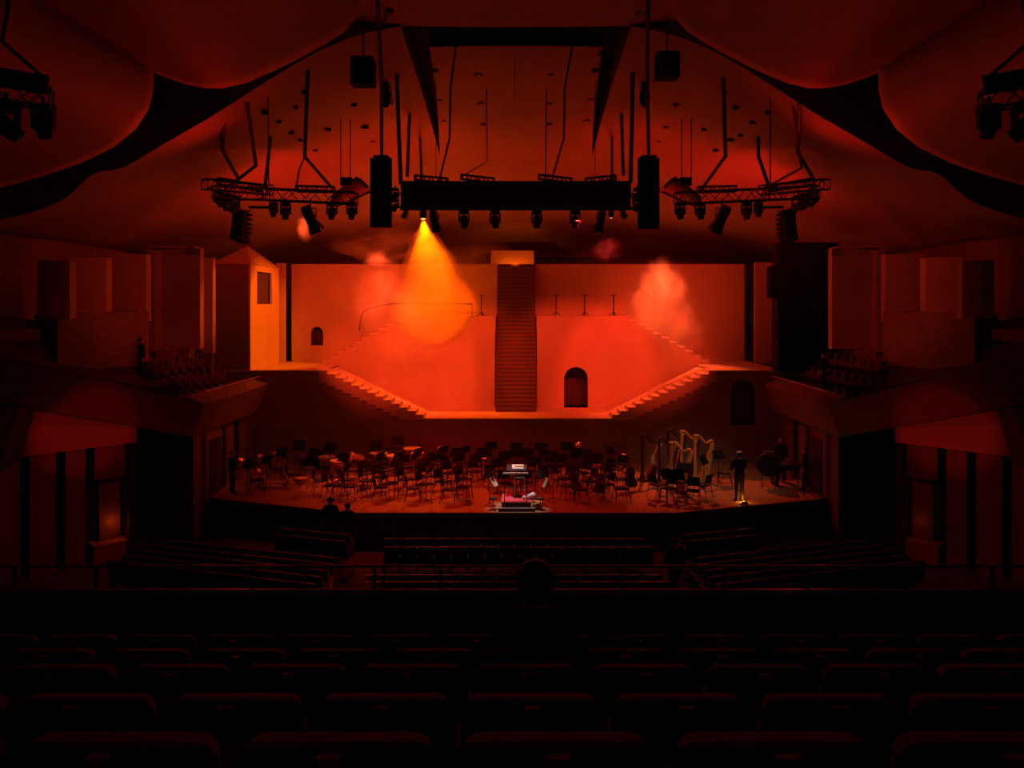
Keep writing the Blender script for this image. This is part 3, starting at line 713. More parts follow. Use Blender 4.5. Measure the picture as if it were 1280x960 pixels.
# side trusses, lamps on them, and the folded motor cable looms
def mir(px): return 1290 - px
for s in (-1, 1):
    q = (lambda x: x) if s < 0 else mir
    sd = SIDE[s]
    truss('lighting_truss', 'straight inner lighting truss carrying five lamps beside the %s speaker column' % sd, W(q(330), 243, DR), W(q(446), 248, DR), .40)
    truss('lighting_truss', 'angled outer lighting truss at the %s, running up from the lamp cluster' % sd, W(q(333), 243, DR), W(q(268), 240, 25.6), .40)
    truss('lighting_truss', 'upper outer truss arm pointing away at the %s above the cluster' % sd, W(q(256), 230, 26.2), W(q(338), 238, 28.6), .34)
    truss('batten_bundle', 'flat bundle of dark bars lying on the %s inner truss' % sd, W(q(370), 236, DR + .3), W(q(418), 237, DR + .3), .2, 8)
    truss('batten_bundle', 'flat bundle of dark bars lying on the %s outer truss' % sd, W(q(272), 226, 26.4), W(q(328), 236, 27.4), .2, 8)
    MBx = tag(MB().tube([W(q(311), 259, DR), W(q(345), 259.5, DR)], .05).build('loose_pipe', 'black'), 'short thick dark pipe slung under the %s truss' % sd, 'pipe')
    for px, k, kind in ((342, 'outermost', 'm'), (357, 'second', 'm'), (415, 'fourth', 'm'), (440, 'innermost', 'm'), (388, 'tilted middle', 'p')):
        lab = 'black %s lamp under the %s inner truss, %s in its row' % ('moving head' if kind == 'm' else 'square', sd, k)
        if kind == 'm': moving_head('moving_head_lamp', lab, q(px), 254, DR + .1, (.5, -.4 * s), .95 if px != 342 else .8)
        else: profile_lamp('profile_lamp', lab, q(px), 258, DR + .1, .5, .35 * s, 1.25)
    for i, (px, py) in enumerate(((274, 238), (284, 243), (293, 246))):
        moving_head('moving_head_lamp', 'dark lamp in the tight cluster at the %s truss end, %s from outside' % (sd, ORD[i]), q(px), py, 26.0 + .2 * i, (.9, .5 * i), .95)
    # curved acoustic sheet hanging between truss and column
    a = [W(q(x), y, 28.2) for x, y in ((414, 247), (425, 238), (437, 229), (446, 222), (452, 226), (460, 234))]
    b_ = [W(q(x), y, 28.8) for x, y in ((420, 258), (432, 253), (444, 248), (455, 243), (462, 240), (468, 238))]
    sh = thing('acoustic_sheet', 'curved translucent-looking ceiling sheet hung between truss and %s speaker column' % sd, 'reflector', tuple(a[0]))
    o = MB().grid([[p - a[0] for p in a], [(p + r_) / 2 - a[0] + Vector((0, .1, -.1)) for p, r_ in zip(a, b_)], [p - a[0] for p in b_]]).build('curved_sheet', 'plaster', sh, smooth=True)
    o.modifiers.new('thickness', 'SOLIDIFY').thickness = .03
    MB().tube([p - a[0] for p in a], .045).build('sheet_edge', 'black', sh)
    MB().tube([p - a[0] for p in b_], .045).build('sheet_edge', 'black', sh)
    for px in (426, 438):
        t0, d0 = ceil_hit(q(px), 148); e0 = W(q(px), 222, 28.0)
        tag(MB().tube([t0, e0], .018, 5).build('hanging_wire', 'black'), 'thin vertical wire holding the %s acoustic sheet, the %s of two' % (sd, 'outer' if px == 426 else 'inner'), 'cable')
    tag(MB().box(W(q(426), 222, 28).x, W(q(440), 222, 28).x, 27.9, 28.1, W(0, 232, 28).z, W(0, 222, 28).z).build('hoist_motor', 'black'), 'small dark hoist box above the %s acoustic sheet' % sd, 'hoist')
    # far small truss near the wall
    truss('wall_truss', 'small lighting truss lying close to the ceiling at the far %s' % sd, W(q(232), 183, 26.5), W(q(303), 203, 28.8), .34)
    moving_head('moving_head_lamp', 'single small lamp hanging near the ceiling at the far %s' % sd, q(251), 189, 26.6, (0, 0), .75)
    # large near fixture cut by the frame edge
    nt_ = truss('near_truss', 'large dark near truss cut off by the %s edge of the picture' % sd, W(q(-70), 102, 13.0), W(q(64), 124 if s < 0 else 128, 13.6), .34)
    nb = thing('truss_box', 'dark box panel on top of the near %s truss' % sd, 'panel', tuple(W(q(20), 100, 13.2)))
    MB().obox((0, 0, 0), (.5, .05, .16), (0, .12 * -s, .2 * -s)).build('box_panel', 'drape', nb)
    moving_head('moving_head_lamp', 'big dark moving head lamp on the near %s truss, inner of two' % sd, q(54), 133, 13.5, (.3, 0), .95)
    moving_head('moving_head_lamp', 'big dark moving head lamp on the near %s truss, outer of two' % sd, q(8), 130, 13.3, (.9, .8 * s), 1.1)
    lp = [W(q(14), -60, 13.2), W(q(10), 10, 13.2), W(q(3), 52, 13.2), W(q(52), 95, 13.4)]
    tag(MB().tube(lp, .035).build('cable_loom', 'black'), 'bent dark cable loom hanging to the near %s truss' % sd, 'cable')

def loom(pts, label, r=.05, dbot=DR):
    t0, d0 = ceil_hit(*pts[0]); out = [t0]; n_ = len(pts)
    for i in range(1, n_):
        out.append(W(pts[i][0], pts[i][1], d0 + (dbot - d0) * min(1, i / (n_ - 1))))
    return tag(MB().tube(out, r, 6).build('cable_loom', 'black'), label, 'cable')
for pts, lab, r in (
    ([(282, 124), (278, 187), (298, 223)], 'thick cable loom bent outward-in, outermost left above the truss end', .07),
    ([(309, 129), (320, 207), (285, 234)], 'thick folded cable loom, second from the left above the left truss', .06),
    ([(338, 170), (336, 192), (331, 236)], 'thick straight cable loom dropping to the knee of the left truss', .06),
    ([(385, 86), (381, 196), (416, 236)], 'long cable loom with a knee above the middle of the left truss', .06),
    ([(381, 196), (374, 212), (370, 237)], 'short cable branch dropping to the left flat bar bundle', .035),
    ([(335, 121), (336, 230)], 'thin straight cable above the left truss', .02),
    ([(571, 50), (563, 110), (562, 173), (549, 226)], 'long thin kinked cable over the left half of the banner', .035),
    ([(717, 50), (706, 110), (705, 172), (690, 224)], 'long thin kinked cable over the right half of the banner', .035),
    ([(608, 110), (609, 202), (576, 221)], 'thin cable bending to the left spreader bar above the banner', .02),
    ([(683, 110), (682, 222)], 'thin cable to the right spreader bar above the banner', .02),
    ([(496, 92), (498, 150), (501, 230)], 'thick upright hoist tube left of the banner, nearest the column', .07),
    ([(512, 142), (509, 220)], 'thick upright hoist tube at left of the banner, second inward', .06),
    ([(525, 172), (527, 222)], 'thick upright hoist tube at left of the banner, third inward', .05),
    ([(791, 90), (790, 150), (788, 228)], 'thick upright hoist tube right of the banner, nearest the column', .07),
    ([(777, 142), (779, 219)], 'thick upright hoist tube at right of the banner, second inward', .06),
    ([(765, 172), (765, 224)], 'thick upright hoist tube at right of the banner, third inward', .05),
    ([(472, 0), (477, 100), (477, 197)], 'heavy hanging chain cable straight above the left tall speaker column', .06),
    ([(482, 12), (481, 70), (490, 130)], 'second heavy cable beside the chain above the left speaker column', .05),
    ([(810, 0), (809, 100), (811, 197)], 'heavy hanging chain cable straight above the right tall speaker column', .06),
    ([(803, 30), (802, 75), (808, 100)], 'second heavy cable beside the chain above the right speaker column', .05),
    ([(904, 96), (907, 195), (876, 238)], 'long cable loom with a knee above the middle of the right truss', .06),
    ([(948, 170), (948, 195), (960, 230)], 'thick straight cable loom dropping to the knee of the right truss', .06),
    ([(1000, 128), (997, 190), (1016, 222)], 'thick cable loom bent outward, outermost right above the truss end', .07),
    ([(991, 132), (1002, 210), (958, 234)], 'folded cable loom, second from the right above the right truss', .04),
    ([(963, 122), (963, 232)], 'thin straight cable above the right truss', .025),
    ([(545, 95), (545, 222)], 'fine wire dropping to the left third of the banner', .012),
    ([(644, 60), (643, 125)], 'fine microphone wire in front of the canopy panel', .012),
    ([(744, 100), (744, 222)], 'fine wire dropping to the right third of the banner', .012)):
    loom(pts, lab, r)
for s in (-1, 1):
    px = 482 if s < 0 else 806
    p = W(px, 122, 25.5); o = thing('chain_bag', 'dark chain bag and motor bundled above the %s speaker column' % SIDE[s], 'hoist', tuple(p))
    MB().ell((0, 0, 0), (.18, .18, .35), 10, 6).build('bag', 'drape', o, smooth=True)
    MB().box(-.12, .12, -.1, .1, .3, .6).build('motor', 'black', o)
for px, s in ((494, 'left'), (796, 'right')):
    for i in range(2):
        moving_head('moving_head_lamp', 'dark lamp squeezed between banner and %s speaker column, %s' % (s, 'upper' if i == 0 else 'lower'), px, 236 + 14 * i, DR + .3, (.8, .5), .7)
# ================================================================== ORCHESTRA
# prototypes stand at the origin of their thing, facing +Y
def chair_proto():
    o = thing('orchestra_chair', '', 'chair')
    m = MB(); m.hexa([(-.22, -.20, .43), (.22, -.20, .43), (.21, .22, .44), (-.21, .22, .44)], [(-.22, -.20, .475), (.22, -.20, .475), (.21, .22, .485), (-.21, .22, .485)]); m.build('seat', 'chair', o)
    m = MB(); n = 6
    for i in range(n):
        x0, x1 = -.21 + .42 * i / n, -.21 + .42 * (i + 1) / n
        y = lambda x: -.235 - .03 * math.cos(x / .21 * 1.3)
        m.hexa([(x0, y(x0), .56), (x1, y(x1), .56), (x1, y(x1) + .025, .56), (x0, y(x0) + .025, .56)],
               [(x0 * .92, y(x0) - .05, .86), (x1 * .92, y(x1) - .05, .86), (x1 * .92, y(x1) - .025, .86), (x0 * .92, y(x0) - .025, .86)])
    m.build('backrest', 'chair', o)
    for sx in (-1, 1):
        MB().tube([(sx * .22, .25, 0), (sx * .205, .2, .44)], .013, 5).build('leg', 'black', o)
        MB().tube([(sx * .22, -.30, 0), (sx * .21, -.2, .44), (sx * .20, -.27, .84)], .013, 5).build('leg', 'black', o)
    MB().tube([(-.215, .0, .30), (.215, .0, .30)], .010, 5).build('stretcher', 'steel', o)
    return o
def stand_proto():
    o = thing('music_stand', '', 'music stand')
    T = Matrix.Translation((0, 0, 1.08)) @ Matrix.Rotation(math.radians(-28), 4, 'X')
    pts = [(-.25, 0, -.16), (.25, 0, -.16), (.25, 0, .15), (.21, 0, .19), (-.21, 0, .19), (-.25, 0, .15)]
    MB().hexa([T @ Vector((x, -.008, z)) for x, y, z in pts], [T @ Vector((x, .008, z)) for x, y, z in pts]).build('desk', 'desk', o)
    MB().hexa([T @ Vector(p) for p in ((-.25, -.055, -.165), (.25, -.055, -.165), (.25, .008, -.165), (-.25, .008, -.165))],
              [T @ Vector(p) for p in ((-.25, -.055, -.15), (.25, -.055, -.15), (.25, .008, -.15), (-.25, .008, -.15))]).build('ledge', 'desk', o)
    MB().tube([(0, .0, .06), (0, 0, 1.05)], .014, 6).build('pole', 'black', o)
    for k in range(3):
        a = k * 2.094 + .5; MB().tube([(0, 0, .1), (.24 * math.cos(a), .24 * math.sin(a), .012)], .011, 5).build('leg', 'black', o)
    return o
ch = chair_proto(); sd_ = stand_proto(); kids(ch); kids(sd_); cf, sf = [False], [False]
PODX, PODY = 0.0, 25.75
def face(x, y, tx=PODX, ty=PODY + .3): return math.atan2(-(tx - x), ty - y)
ROWW = ['inner arc', 'second arc', 'third arc', 'fourth arc', 'back arc']
for i, (rx, ry, n_) in enumerate(((2.35, 1.5, 8), (3.7, 2.5, 11), (4.9, 3.5, 14), (5.9, 4.5, 16), (6.6, 5.5, 17))):
    cc, sc_ = 0, 0
    for j in range(n_):
        a = PI * (.04 + .92 * (j + .5) / n_)
        x = -rx * math.cos(a) + random.uniform(-.1, .1); y = PODY + .1 + ry * math.sin(a) + random.uniform(-.08, .08)
        if x > 4.1 or x < -6.6 or (x < -5.2 and y > 30.2): continue
        if abs(x) < 1.35 and y < 27.2: continue
        rz = face(x, y) + random.uniform(-.18, .18)
        put = ch if not cf[0] else None
        lab = 'black orchestra chair, %s from the left in the %s around the podium' % (ORD[cc], ROWW[i]); cc += 1
        if put: ch.location = (x, y, ZS); ch.rotation_euler = (0, 0, rz); ch['label'] = lab; ch['group'] = 'orchestra chairs'; cf[0] = True
        else: dup(ch, (x, y, ZS), rz, lab, 'orchestra chairs')
        if i in (0, 1, 2) and j % 2 == 1: continue
        dx, dy = (PODX - x), (PODY + .3 - y); dl_ = math.hypot(dx, dy); k_ = .62
        sx, sy = x + dx / dl_ * k_, y + dy / dl_ * k_
        lab = 'black music stand, %s from the left along the %s of chairs' % (ORD[sc_], ROWW[i]); sc_ += 1
        hgt = random.uniform(.92, 1.1)
        if not sf[0]:
            sd_.location = (sx, sy, ZS); sd_.rotation_euler = (0, 0, face(sx, sy) + PI + PI); sd_['label'] = lab; sd_['group'] = 'orchestra music stands'; sf[0] = True
        else: dup(sd_, (sx, sy, ZS), face(sx, sy) + random.uniform(-.2, .2), lab, 'orchestra music stands', scale=(1, 1, hgt))
for px, py, rz, lab in ((822, 622, -1.0, 'black chair in front of the leftmost dark harp, partly hidden'), (836, 627, 2.4, 'black chair with its back to us in front of the gilded harps'),
                        (852, 618, -.6, 'black chair close to the base of the gold harp'), (866, 630, 2.8, 'black chair nearest the stage edge right of the harps'), (878, 622, .8, 'black chair at the right of the harp group'),
                        (905, 606, 1.4, 'black chair standing alone between the harps and the bass drum')):
    d = (CZ - ZS) * F / (py - HY); p = W(px, py, d); dup(ch, (p.x, p.y, ZS), rz, lab, 'orchestra chairs')
for px, py, rz, lab in ((833, 633, .6, 'black music stand before the leftmost harp'), (858, 624, -.3, 'black music stand before the gold harp'), (846, 634, .2, 'tall black music stand at the stage edge by the harps'),
                        (880, 612, .9, 'black music stand right of the last harp'), (898, 604, .4, 'black music stand at the right among dark desks'), (612, 637, -.9, None), (678, 637, .9, None)):
    d = (CZ - ZS) * F / (py - HY); p = W(px, py, d)
    if lab is None:
        lab = 'music stand with white lit desk edge at the %s of the podium' % ('left' if px < 640 else 'right'); d = 25.9; p = W(px, 0, d)
    dup(sd_, (p.x, p.y, ZS), rz + PI * 0, lab, 'orchestra music stands')

k_ = 0
for px, py, rz, lab in ((333, 612, -.5, 'black music stand before the second tuba at the left'), (352, 604, -.4, 'black music stand before the third tuba at the left'), (374, 597, -.2, 'black music stand below the highest tuba'),
                        (309, 618, -.7, 'black music stand at the far left by the red tuba bell'), (392, 606, -.5, 'black music stand below the left bass drum'), (412, 600, -.3, 'black music stand before the timpani pair'),
                        (430, 608, -.5, 'black music stand left of the outermost arc chairs'), (470, 594, -.2, 'black music stand before the long dark keyboard'), (497, 590, .1, 'black music stand under the red lit timpani')):
    d = (CZ - ZS) * F / (py - HY); p = W(px, py, d); dup(sd_, (p.x, p.y, ZS), rz, lab, 'orchestra music stands', scale=(1.05, 1.05, 1.0 + .08 * (k_ % 3))); k_ += 1
for px, py, rz, lab in ((322, 616, -1.2, 'black chair beside the red lit mallet keyboard'), (345, 600, -1.0, 'black chair behind the mallet keyboard'), (366, 608, -1.1, 'black chair left of the small red rimmed drum'),
                        (386, 600, -.9, 'black chair below the left bass drum'), (401, 616, -1.2, 'black chair right of the small red rimmed drum'), (424, 622, -1.3, 'black chair near the left corner of the straight stage edge'),
                        (440, 602, -1.0, 'black chair below the tilted brass cymbal')):
    d = (CZ - ZS) * F / (py - HY); p = W(px, py, d); dup(ch, (p.x, p.y, ZS), rz, lab, 'orchestra chairs')

# ---- conductor's podium
pd = thing('podium', 'conductor podium with red carpet top in a white pool of light', 'podium', (0, 25.25, ZS))
MB().box(-.47, .49, 0, 1.05, 0, .26).build('riser_box', 'mahog', pd)
MB().box(-.48, .50, -.01, 1.06, .26, .30).build('carpet_top', 'redcarpet', pd)
MB().box(-.58, .62, -.14, -.01, .0, .1).build('front_step', 'mahog', pd)
MB().box(-.58, .62, -.15, -.0, .1, .115).build('step_edge', 'steel', pd)
for x in (-.38, .36): MB().tube([(x, .03, .3), (x, .03, 1.22)], .02).build('rail_post', 'black', pd)
MB().box(-.44, .40, .0, .06, 1.20, 1.25).build('rail_bar', 'skin_head', pd)  # pale colour stands in for white light caught by a chrome bar
MB().tube([(-.38, .03, .75), (.36, .03, .75)], .012).build('rail_bar', 'black', pd)
sb_ = thing('side_step', 'small box step with yellow taped edge at the right of the podium', 'step', (.68, 25.4, ZS))
MB().box(-.13, .15, 0, .5, 0, .19).build('step_box', 'stage', sb_)
MB().box(.11, .17, -.012, .51, 0, .21).build('edge_tape', 'yellow', sb_)
MB().box(-.13, .16, -.012, .02, .0, .03).build('base_strip', 'black', sb_)
ds = thing('conductor_desk', 'conductor music desk with open score standing on the podium', 'music stand', (.02, 26.05, ZS + .3))
MB().tube([(0, 0, 0), (0, 0, .9)], .02).build('pole', 'black', ds)
MB().lathe([(.2, 0), (.2, .02), (.03, .04)], 14).build('foot', 'black', ds)
MB().obox((0, 0, .95), (.34, .2, .012), (.35, 0, 0)).build('desk', 'desk', ds)
sc0 = tag(MB().obox((.06, 26.06, ZS + 1.285), (.2, .13, .01), (.35, 0, 0)).build('score', 'paper'), 'open white score lying on the conductor desk', 'book')
stl = thing('conductor_stool', 'tall stool with pale ringed legs and yellow lit backrest on the podium', 'stool', (.12, 25.85, ZS + .3))
for x in (-.18, .18):
    for y in (-.15, .15): MB().tube([(x * 1.1, y * 1.1, 0), (x * .8, y * .8, .62)], .013).build('leg', 'steel', stl)
MB().tube([(-.19, -.16, .3), (.19, -.16, .3)], .012).build('foot_bar', 'chrome', stl)
MB().lathe([(.18, .62), (.19, .66), (.16, .69)], 14).build('seat', 'chair', stl)
for x in (-.14, .14): MB().tube([(x, .14, .62), (x, .17, 1.0)], .012).build('back_post', 'steel', stl)
MB().box(-.16, .16, .155, .185, .92, 1.02).build('backrest', 'yellow', stl)
tag(MB().ell((.27, 25.5, ZS + .375), (.06, .06, .075), 10, 6).build('white_flask', 'cloth_white', smooth=True), 'small white rounded flask on the podium carpet', 'flask')
m = MB(); m.ell((.5, 25.6, ZS + .40), (.17, .12, .10), 12, 7)
m.v = [(x + .03 * math.sin(9 * z + 7 * y), y, z + .03 * math.sin(14 * x)) for x, y, z in m.v]
tag(m.build('white_towel', 'cloth_white', smooth=True), 'crumpled white towel at the right corner of the podium', 'towel')
for px, s in ((617, 'left'), (675, 'right')):
    p = W(px, 0, 25.5); o = thing('low_stool', 'small round black stool on a thin pale leg at the %s front of the podium' % s, 'stool', (p.x, 25.35, ZS))
    MB().lathe([(.15, .36), (.155, .39), (.13, .41)], 14).build('seat', 'chair', o)
    MB().tube([(0, 0, .02), (0, 0, .36)], .018).build('pole', 'chrome', o)
    for k in range(4):
        a = k * PI / 2 + .4; MB().tube([(0, 0, .05), (.17 * math.cos(a), .17 * math.sin(a), .012)], .012).build('foot', 'black', o)
for px, s in ((631, 'left'), (659, 'right')):
    p = W(px, 0, 27.3); o = thing('microphone_stand', 'thin tall microphone stand behind the podium, %s one' % s, 'mic stand', (p.x, 27.3, ZS))
    MB().tube([(0, 0, .0), (0, 0, 1.75)], .012).build('pole', 'steel', o)
    MB().tube([(-.25 if s == 'left' else .25, 0, 1.62), (0, 0, 1.75)], .01).build('boom', 'black', o)
    for k in range(3):
        a = k * 2.094; MB().tube([(0, 0, .06), (.2 * math.cos(a), .2 * math.sin(a), .01)], .01).build('leg', 'black', o)

for px, py, sg, nm in ((617, 602, -1, 'left'), (681, 603, 1, 'right')):  # added white slivers, the light on the desk edges put into colour
    p = W(px, py, 25.75)
    tag(MB().obox(p, (.012, .17, .17), (0, -.55 * sg * -1, .35 * sg)).build('lit_desk_edge', 'paper'), 'white sliver standing in for the lit desk edge at the %s of the podium' % nm, 'paper')
# ---- harps
def harp(px, pyt, d, col, colu, label, rz, h=1.78):
    p = W(px, 0, d); o = thing('concert_harp', label, 'harp', (p.x, d, ZS), rz)
    # facing: column at x=0, body to +X
    MB().lathe([(.11, .10), (.10, .2), (.06, .3), (.052, h - .32), (.065, h - .24), (.05, h - .2), (.06, h - .1), (.085, h - .02), (.05, h + .02)], 14).build('column', col, o, smooth=40)
    MB().prism([(-.16, -.2), (.52, -.17), (.52, .17), (-.16, .2)], 0, .1).build('base', colu, o)
    neck = [(0.0, 0, h - .06), (.10, 0, h - .02), (.22, 0, h - .10), (.36, 0, h - .27), (.48, 0, h - .33), (.60, 0, h - .25), (.68, 0, h - .24), (.72, 0, h - .32)]
    MB().tube(neck, [.045, .05, .05, .05, .048, .05, .05, .04], 8).build('neck', col, o, smooth=True)
    sbt = MB(); sbt.hexa([(.20, -.19, .1), (.46, -.19, .1), (.46, .19, .1), (.20, .19, .1)], [(.66, -.06, h - .34), (.76, -.06, h - .34), (.76, .06, h - .34), (.66, .06, h - .34)])
    body = sbt.build('soundbox', colu, o)
    MB().hexa([(.185, -.17, .12), (.2, -.17, .1), (.2, .17, .1), (.185, .17, .12)], [(.65, -.05, h - .36), (.66, -.05, h - .35), (.66, .05, h - .35), (.65, .05, h - .36)]).build('soundboard', 'spruce', body)
    st_ = MB()
    for i in range(14):
        t_ = (i + 1) / 15.0
        x1 = .06 + .58 * t_; seg = x1 / .72 * 7; k = min(6, int(seg)); z1 = neck[k][2] + (neck[k + 1][2] - neck[k][2]) * (seg - k)
        x0 = .21 + .44 * t_; z0 = .13 + (h - .5) * t_
        if z1 > z0: st_.tube([(x0, 0, z0), (x1, 0, z1)], .003, 3, cap=False)
    st_.build('strings', 'steel', o, kind='stuff')
    for k in range(7): MB().box(-.12 + .09 * k - .0, -.10 + .09 * k, -.26, -.2, .03, .05).build('pedal', 'brass', o)
    return o
harp(803, 545, 29.6, 'dark_wood', 'dark_wood', 'dark harp at the far left of the harp group with a white cloth on it', .25)
harp(824, 552, 29.0, 'dark_wood', 'mahog', 'dark harp with brown soundbox, second from the left', .2)
harp(839, 553, 28.0, 'gold', 'gold', 'gilded harp standing foremost in the harp group', -.25)
harp(835, 541, 30.9, 'dark_wood', 'dark_wood', 'dark harp hidden behind the foremost gilded harp', .1)
harp(852, 545, 30.6, 'gold', 'dark_wood', 'harp with gilded column top behind the foremost gilded harp', .1)
harp(869, 550, 29.6, 'gold', 'gold', 'gilded harp at the right end of the harp group', .15)
m = MB(); n = 10
q = [(.62, 1.42), (.74, 1.50), (.66, 1.20), (.60, .95), (.56, .60), (.34, .72), (.28, .95), (.44, 1.15)]
p = W(803, 0, 29.6)
m.xprism([(p.x + x * .95, ZS + z) for x, z in q], 29.25, 29.32)
tag(m.build('harp_cloth', 'cloth_white'), 'white cloth cover hanging on the leftmost dark harp', 'cloth')
p = W(845, 0, 29.4)
m = MB(); m.ell((p.x, 29.4, ZS + 1.35), (.17, .1, .26), 12, 7); m.v = [(x + .05 * math.sin(8 * z), y, z + .04 * math.sin(11 * x)) for x, y, z in m.v]
tag(m.build('pale_shirt', 'cloth_white', smooth=True), 'pale cloth draped on the harp behind the gilded column', 'cloth')

# ---- percussion and brass at the left
def timpano(px, pyt, d, r, label, m='skin_head'):
    p = W(px, pyt, d); o = thing('timpani_drum', label, 'drum', (p.x, d, ZS)); z = max(.6, p.z - ZS)
    MB().lathe([(.08, z - r * 1.05), (r * .6, z - r * .92), (r * .9, z - r * .5), (r, z - .03)], 20).build('kettle', 'copper', o, smooth=40)
    MB().lathe([(r * 1.02, z - .03), (r * 1.02, z), (r * .96, z + .01)], 20).build('drum_head', m, o, smooth=30)
    MB().lathe([(r * 1.05, z - .05), (r * 1.06, z - .02), (r * 1.02, z - .02)], 20).build('hoop', 'chrome', o)
    for k in range(3):
        a = k * 2.094; MB().tube([(r * math.cos(a), r * math.sin(a), z - .1), (r * .8 * math.cos(a), r * .8 * math.sin(a), 0)], .018).build('leg', 'chrome', o)
    return o
for px, pyt, d, r, lab in ((408, 572, 31.4, .36, 'timpani drum with orange lit head at the left, upper one of the back pair'), (423, 576, 30.6, .35, 'timpani drum with red lit head, lower right of the back pair'),
                           (474, 566, 31.6, .37, 'timpani drum with red lit head below the dark keyboard, left one'), (494, 569, 31.2, .36, 'timpani drum with red lit head below the dark keyboard, right one'),
                           (515, 560, 31.9, .36, 'drum with flat orange lit top standing left of the middle desks'), (376, 621, 27.4, .24, 'small drum with red rim near the left stage edge'),
                           (522, 566, 30.9, .26, 'small drum with orange top below the flat orange drum')):
    timpano(px, pyt, d, r, lab)
def bass_drum(px, pyc, d, r, label, rz):
    p = W(px, pyc, d); zc = p.z - ZS; o = thing('bass_drum', label, 'drum', (p.x, d, ZS), rz)
    R = Matrix.Translation((0, 0, zc)) @ Matrix.Rotation(PI / 2, 4, 'X')
    MB().lathe([(r * .98, -.22), (r, -.2), (r, .2), (r * .98, .22)], 28, R).build('shell', 'black', o, smooth=40)
    MB().lathe([(r * .94, .221), (r * .5, .235), (.01, .238)], 28, R).build('drum_head', 'drape', o, smooth=True)
    MB().lathe([(r * 1.03, .17), (r * 1.04, .22), (r * .97, .235), (r * .95, .2)], 28, R).build('hoop', 'dark_wood', o)
    for x in (-1, 1):
        for y in (-.2, .2): MB().tube([(x * r * .55, y, max(.05, zc - r * .8)), (x * r * .55, y * 1.7, 0)], .02).build('leg', 'chrome', o)
    MB().box(-.18, .18, -.05, .05, zc + r + .0, zc + r + .06).build('top_bracket', 'steel', o)
    return o
bass_drum(396, 580, 32.0, .52, 'big dark bass drum behind the orange timpani at the left', .3)
bass_drum(961, 580, 28.6, .42, 'dark round bass drum on chrome legs at the right of the stage', -.35)
def keyboard(px, py, d, w, label, col):
    p = W(px, py, d); z = p.z - ZS; o = thing('keyboard_percussion', label, 'instrument', (p.x, d, ZS))
    bars = 16
    for i in range(bars):
        x = -w / 2 + w * (i + .5) / bars; L_ = .42 - .2 * i / bars
        MB().box(x - w / bars * .42, x + w / bars * .42, -L_ / 2, L_ / 2, z - .02, z).build('bar', col, o)
    for x in (-w / 2, w / 2):
        MB().box(x - .03, x + .03, -.3, .3, z - .09, z - .03).build('end_frame', 'black', o)
        MB().tube([(x, -.25, 0), (x, -.25, z - .09)], .025).build('leg', 'chrome', o); MB().tube([(x, .25, 0), (x, .25, z - .09)], .025).build('leg', 'chrome', o)
    return o
keyboard(484, 561, 32.2, 1.35, 'long dark keyboard instrument at the back left wall', 'dark_wood')
keyboard(341, 602, 28.6, .95, 'red lit mallet keyboard near the left stage edge', 'spruce')
def tuba(px, pyb, d, label, tilt, sc=1.0, material='brass'):
    p = W(px, pyb, d); o = thing('tuba', label, 'brass instrument', tuple(p)); o.rotation_euler = (0, tilt, 0); o.scale = (sc,) * 3
    MB().lathe([(.045, -.52), (.06, -.2), (.09, .05), (.14, .18), (.22, .27), (.235, .28), (.2, .275), (.1, .15), (.05, -.1)], 18).build('bell', material, o, smooth=50)
    pts = [Vector((.14 + .13 * math.cos(a), 0, -.35 + .2 * math.sin(a))) for a in [PI * .9 + 2 * PI * k / 16 for k in range(15)]]
    MB().tube(pts, .035, 8).build('tubing', material, o, smooth=True)
    MB().tube([(.1, .04, -.15), (.1, .04, -.48)], .025, 8).build('valve', material, o); MB().tube([(.16, .04, -.15), (.16, .04, -.48)], .025, 8).build('valve', material, o)
    zf = ZS - p.z
    MB().tube([(0, 0, -.5), (0, 0, zf / sc * math.cos(tilt) if zf < -.6 else -.6)], .015).build('stand_leg', 'black', o)
    return o
for px, py, d, lab, tl in ((300, 583, 28.6, 'red lit tuba bell at the far left of the stage', .4), (326, 577, 30.0, 'gold tuba standing upright at the left, second from outside', .1),
                           (343, 574, 30.8, 'gold tuba standing upright at the left, third from outside', .05), (350, 570, 31.4, 'slim brass bell behind the third tuba', -.1),
                           (372, 561, 32.0, 'gold tuba highest on its stand before the back wall', .15), (317, 594, 29.2, 'brass horn low among the left desks', .7)):
    tuba(px, py, d, lab, tl, .9)
def cymbal(px, py, d, label, tilt):
    p = W(px, py, d); o = thing('cymbal_stand', label, 'cymbal', (p.x, d, ZS)); z = p.z - ZS
    MB().lathe([(.03, .04), (.05, .015), (.24, -.01), (.24, -.015)], 20, Matrix.Translation((0, 0, z)) @ Matrix.Rotation(tilt, 4, 'X')).build('cymbal', 'brass', o, smooth=True)
    MB().tube([(0, 0, .1), (0, 0, z + .06)], .015).build('pole', 'chrome', o)
    for k in range(3):
        a = k * 2.094; MB().tube([(0, 0, .3), (.28 * math.cos(a), .28 * math.sin(a), 0)], .012).build('leg', 'chrome', o)
for px, py, d, lab, tl in ((437, 570, 31.0, 'brass cymbal tilted beside the timpani pair', .6), (448, 571, 30.4, 'brass cymbal with red glints left of the keyboard', -.7), (467, 581, 29.4, 'brass cymbal standing among the left desks', 1.2)):
    cymbal(px, py, d, lab, tl)
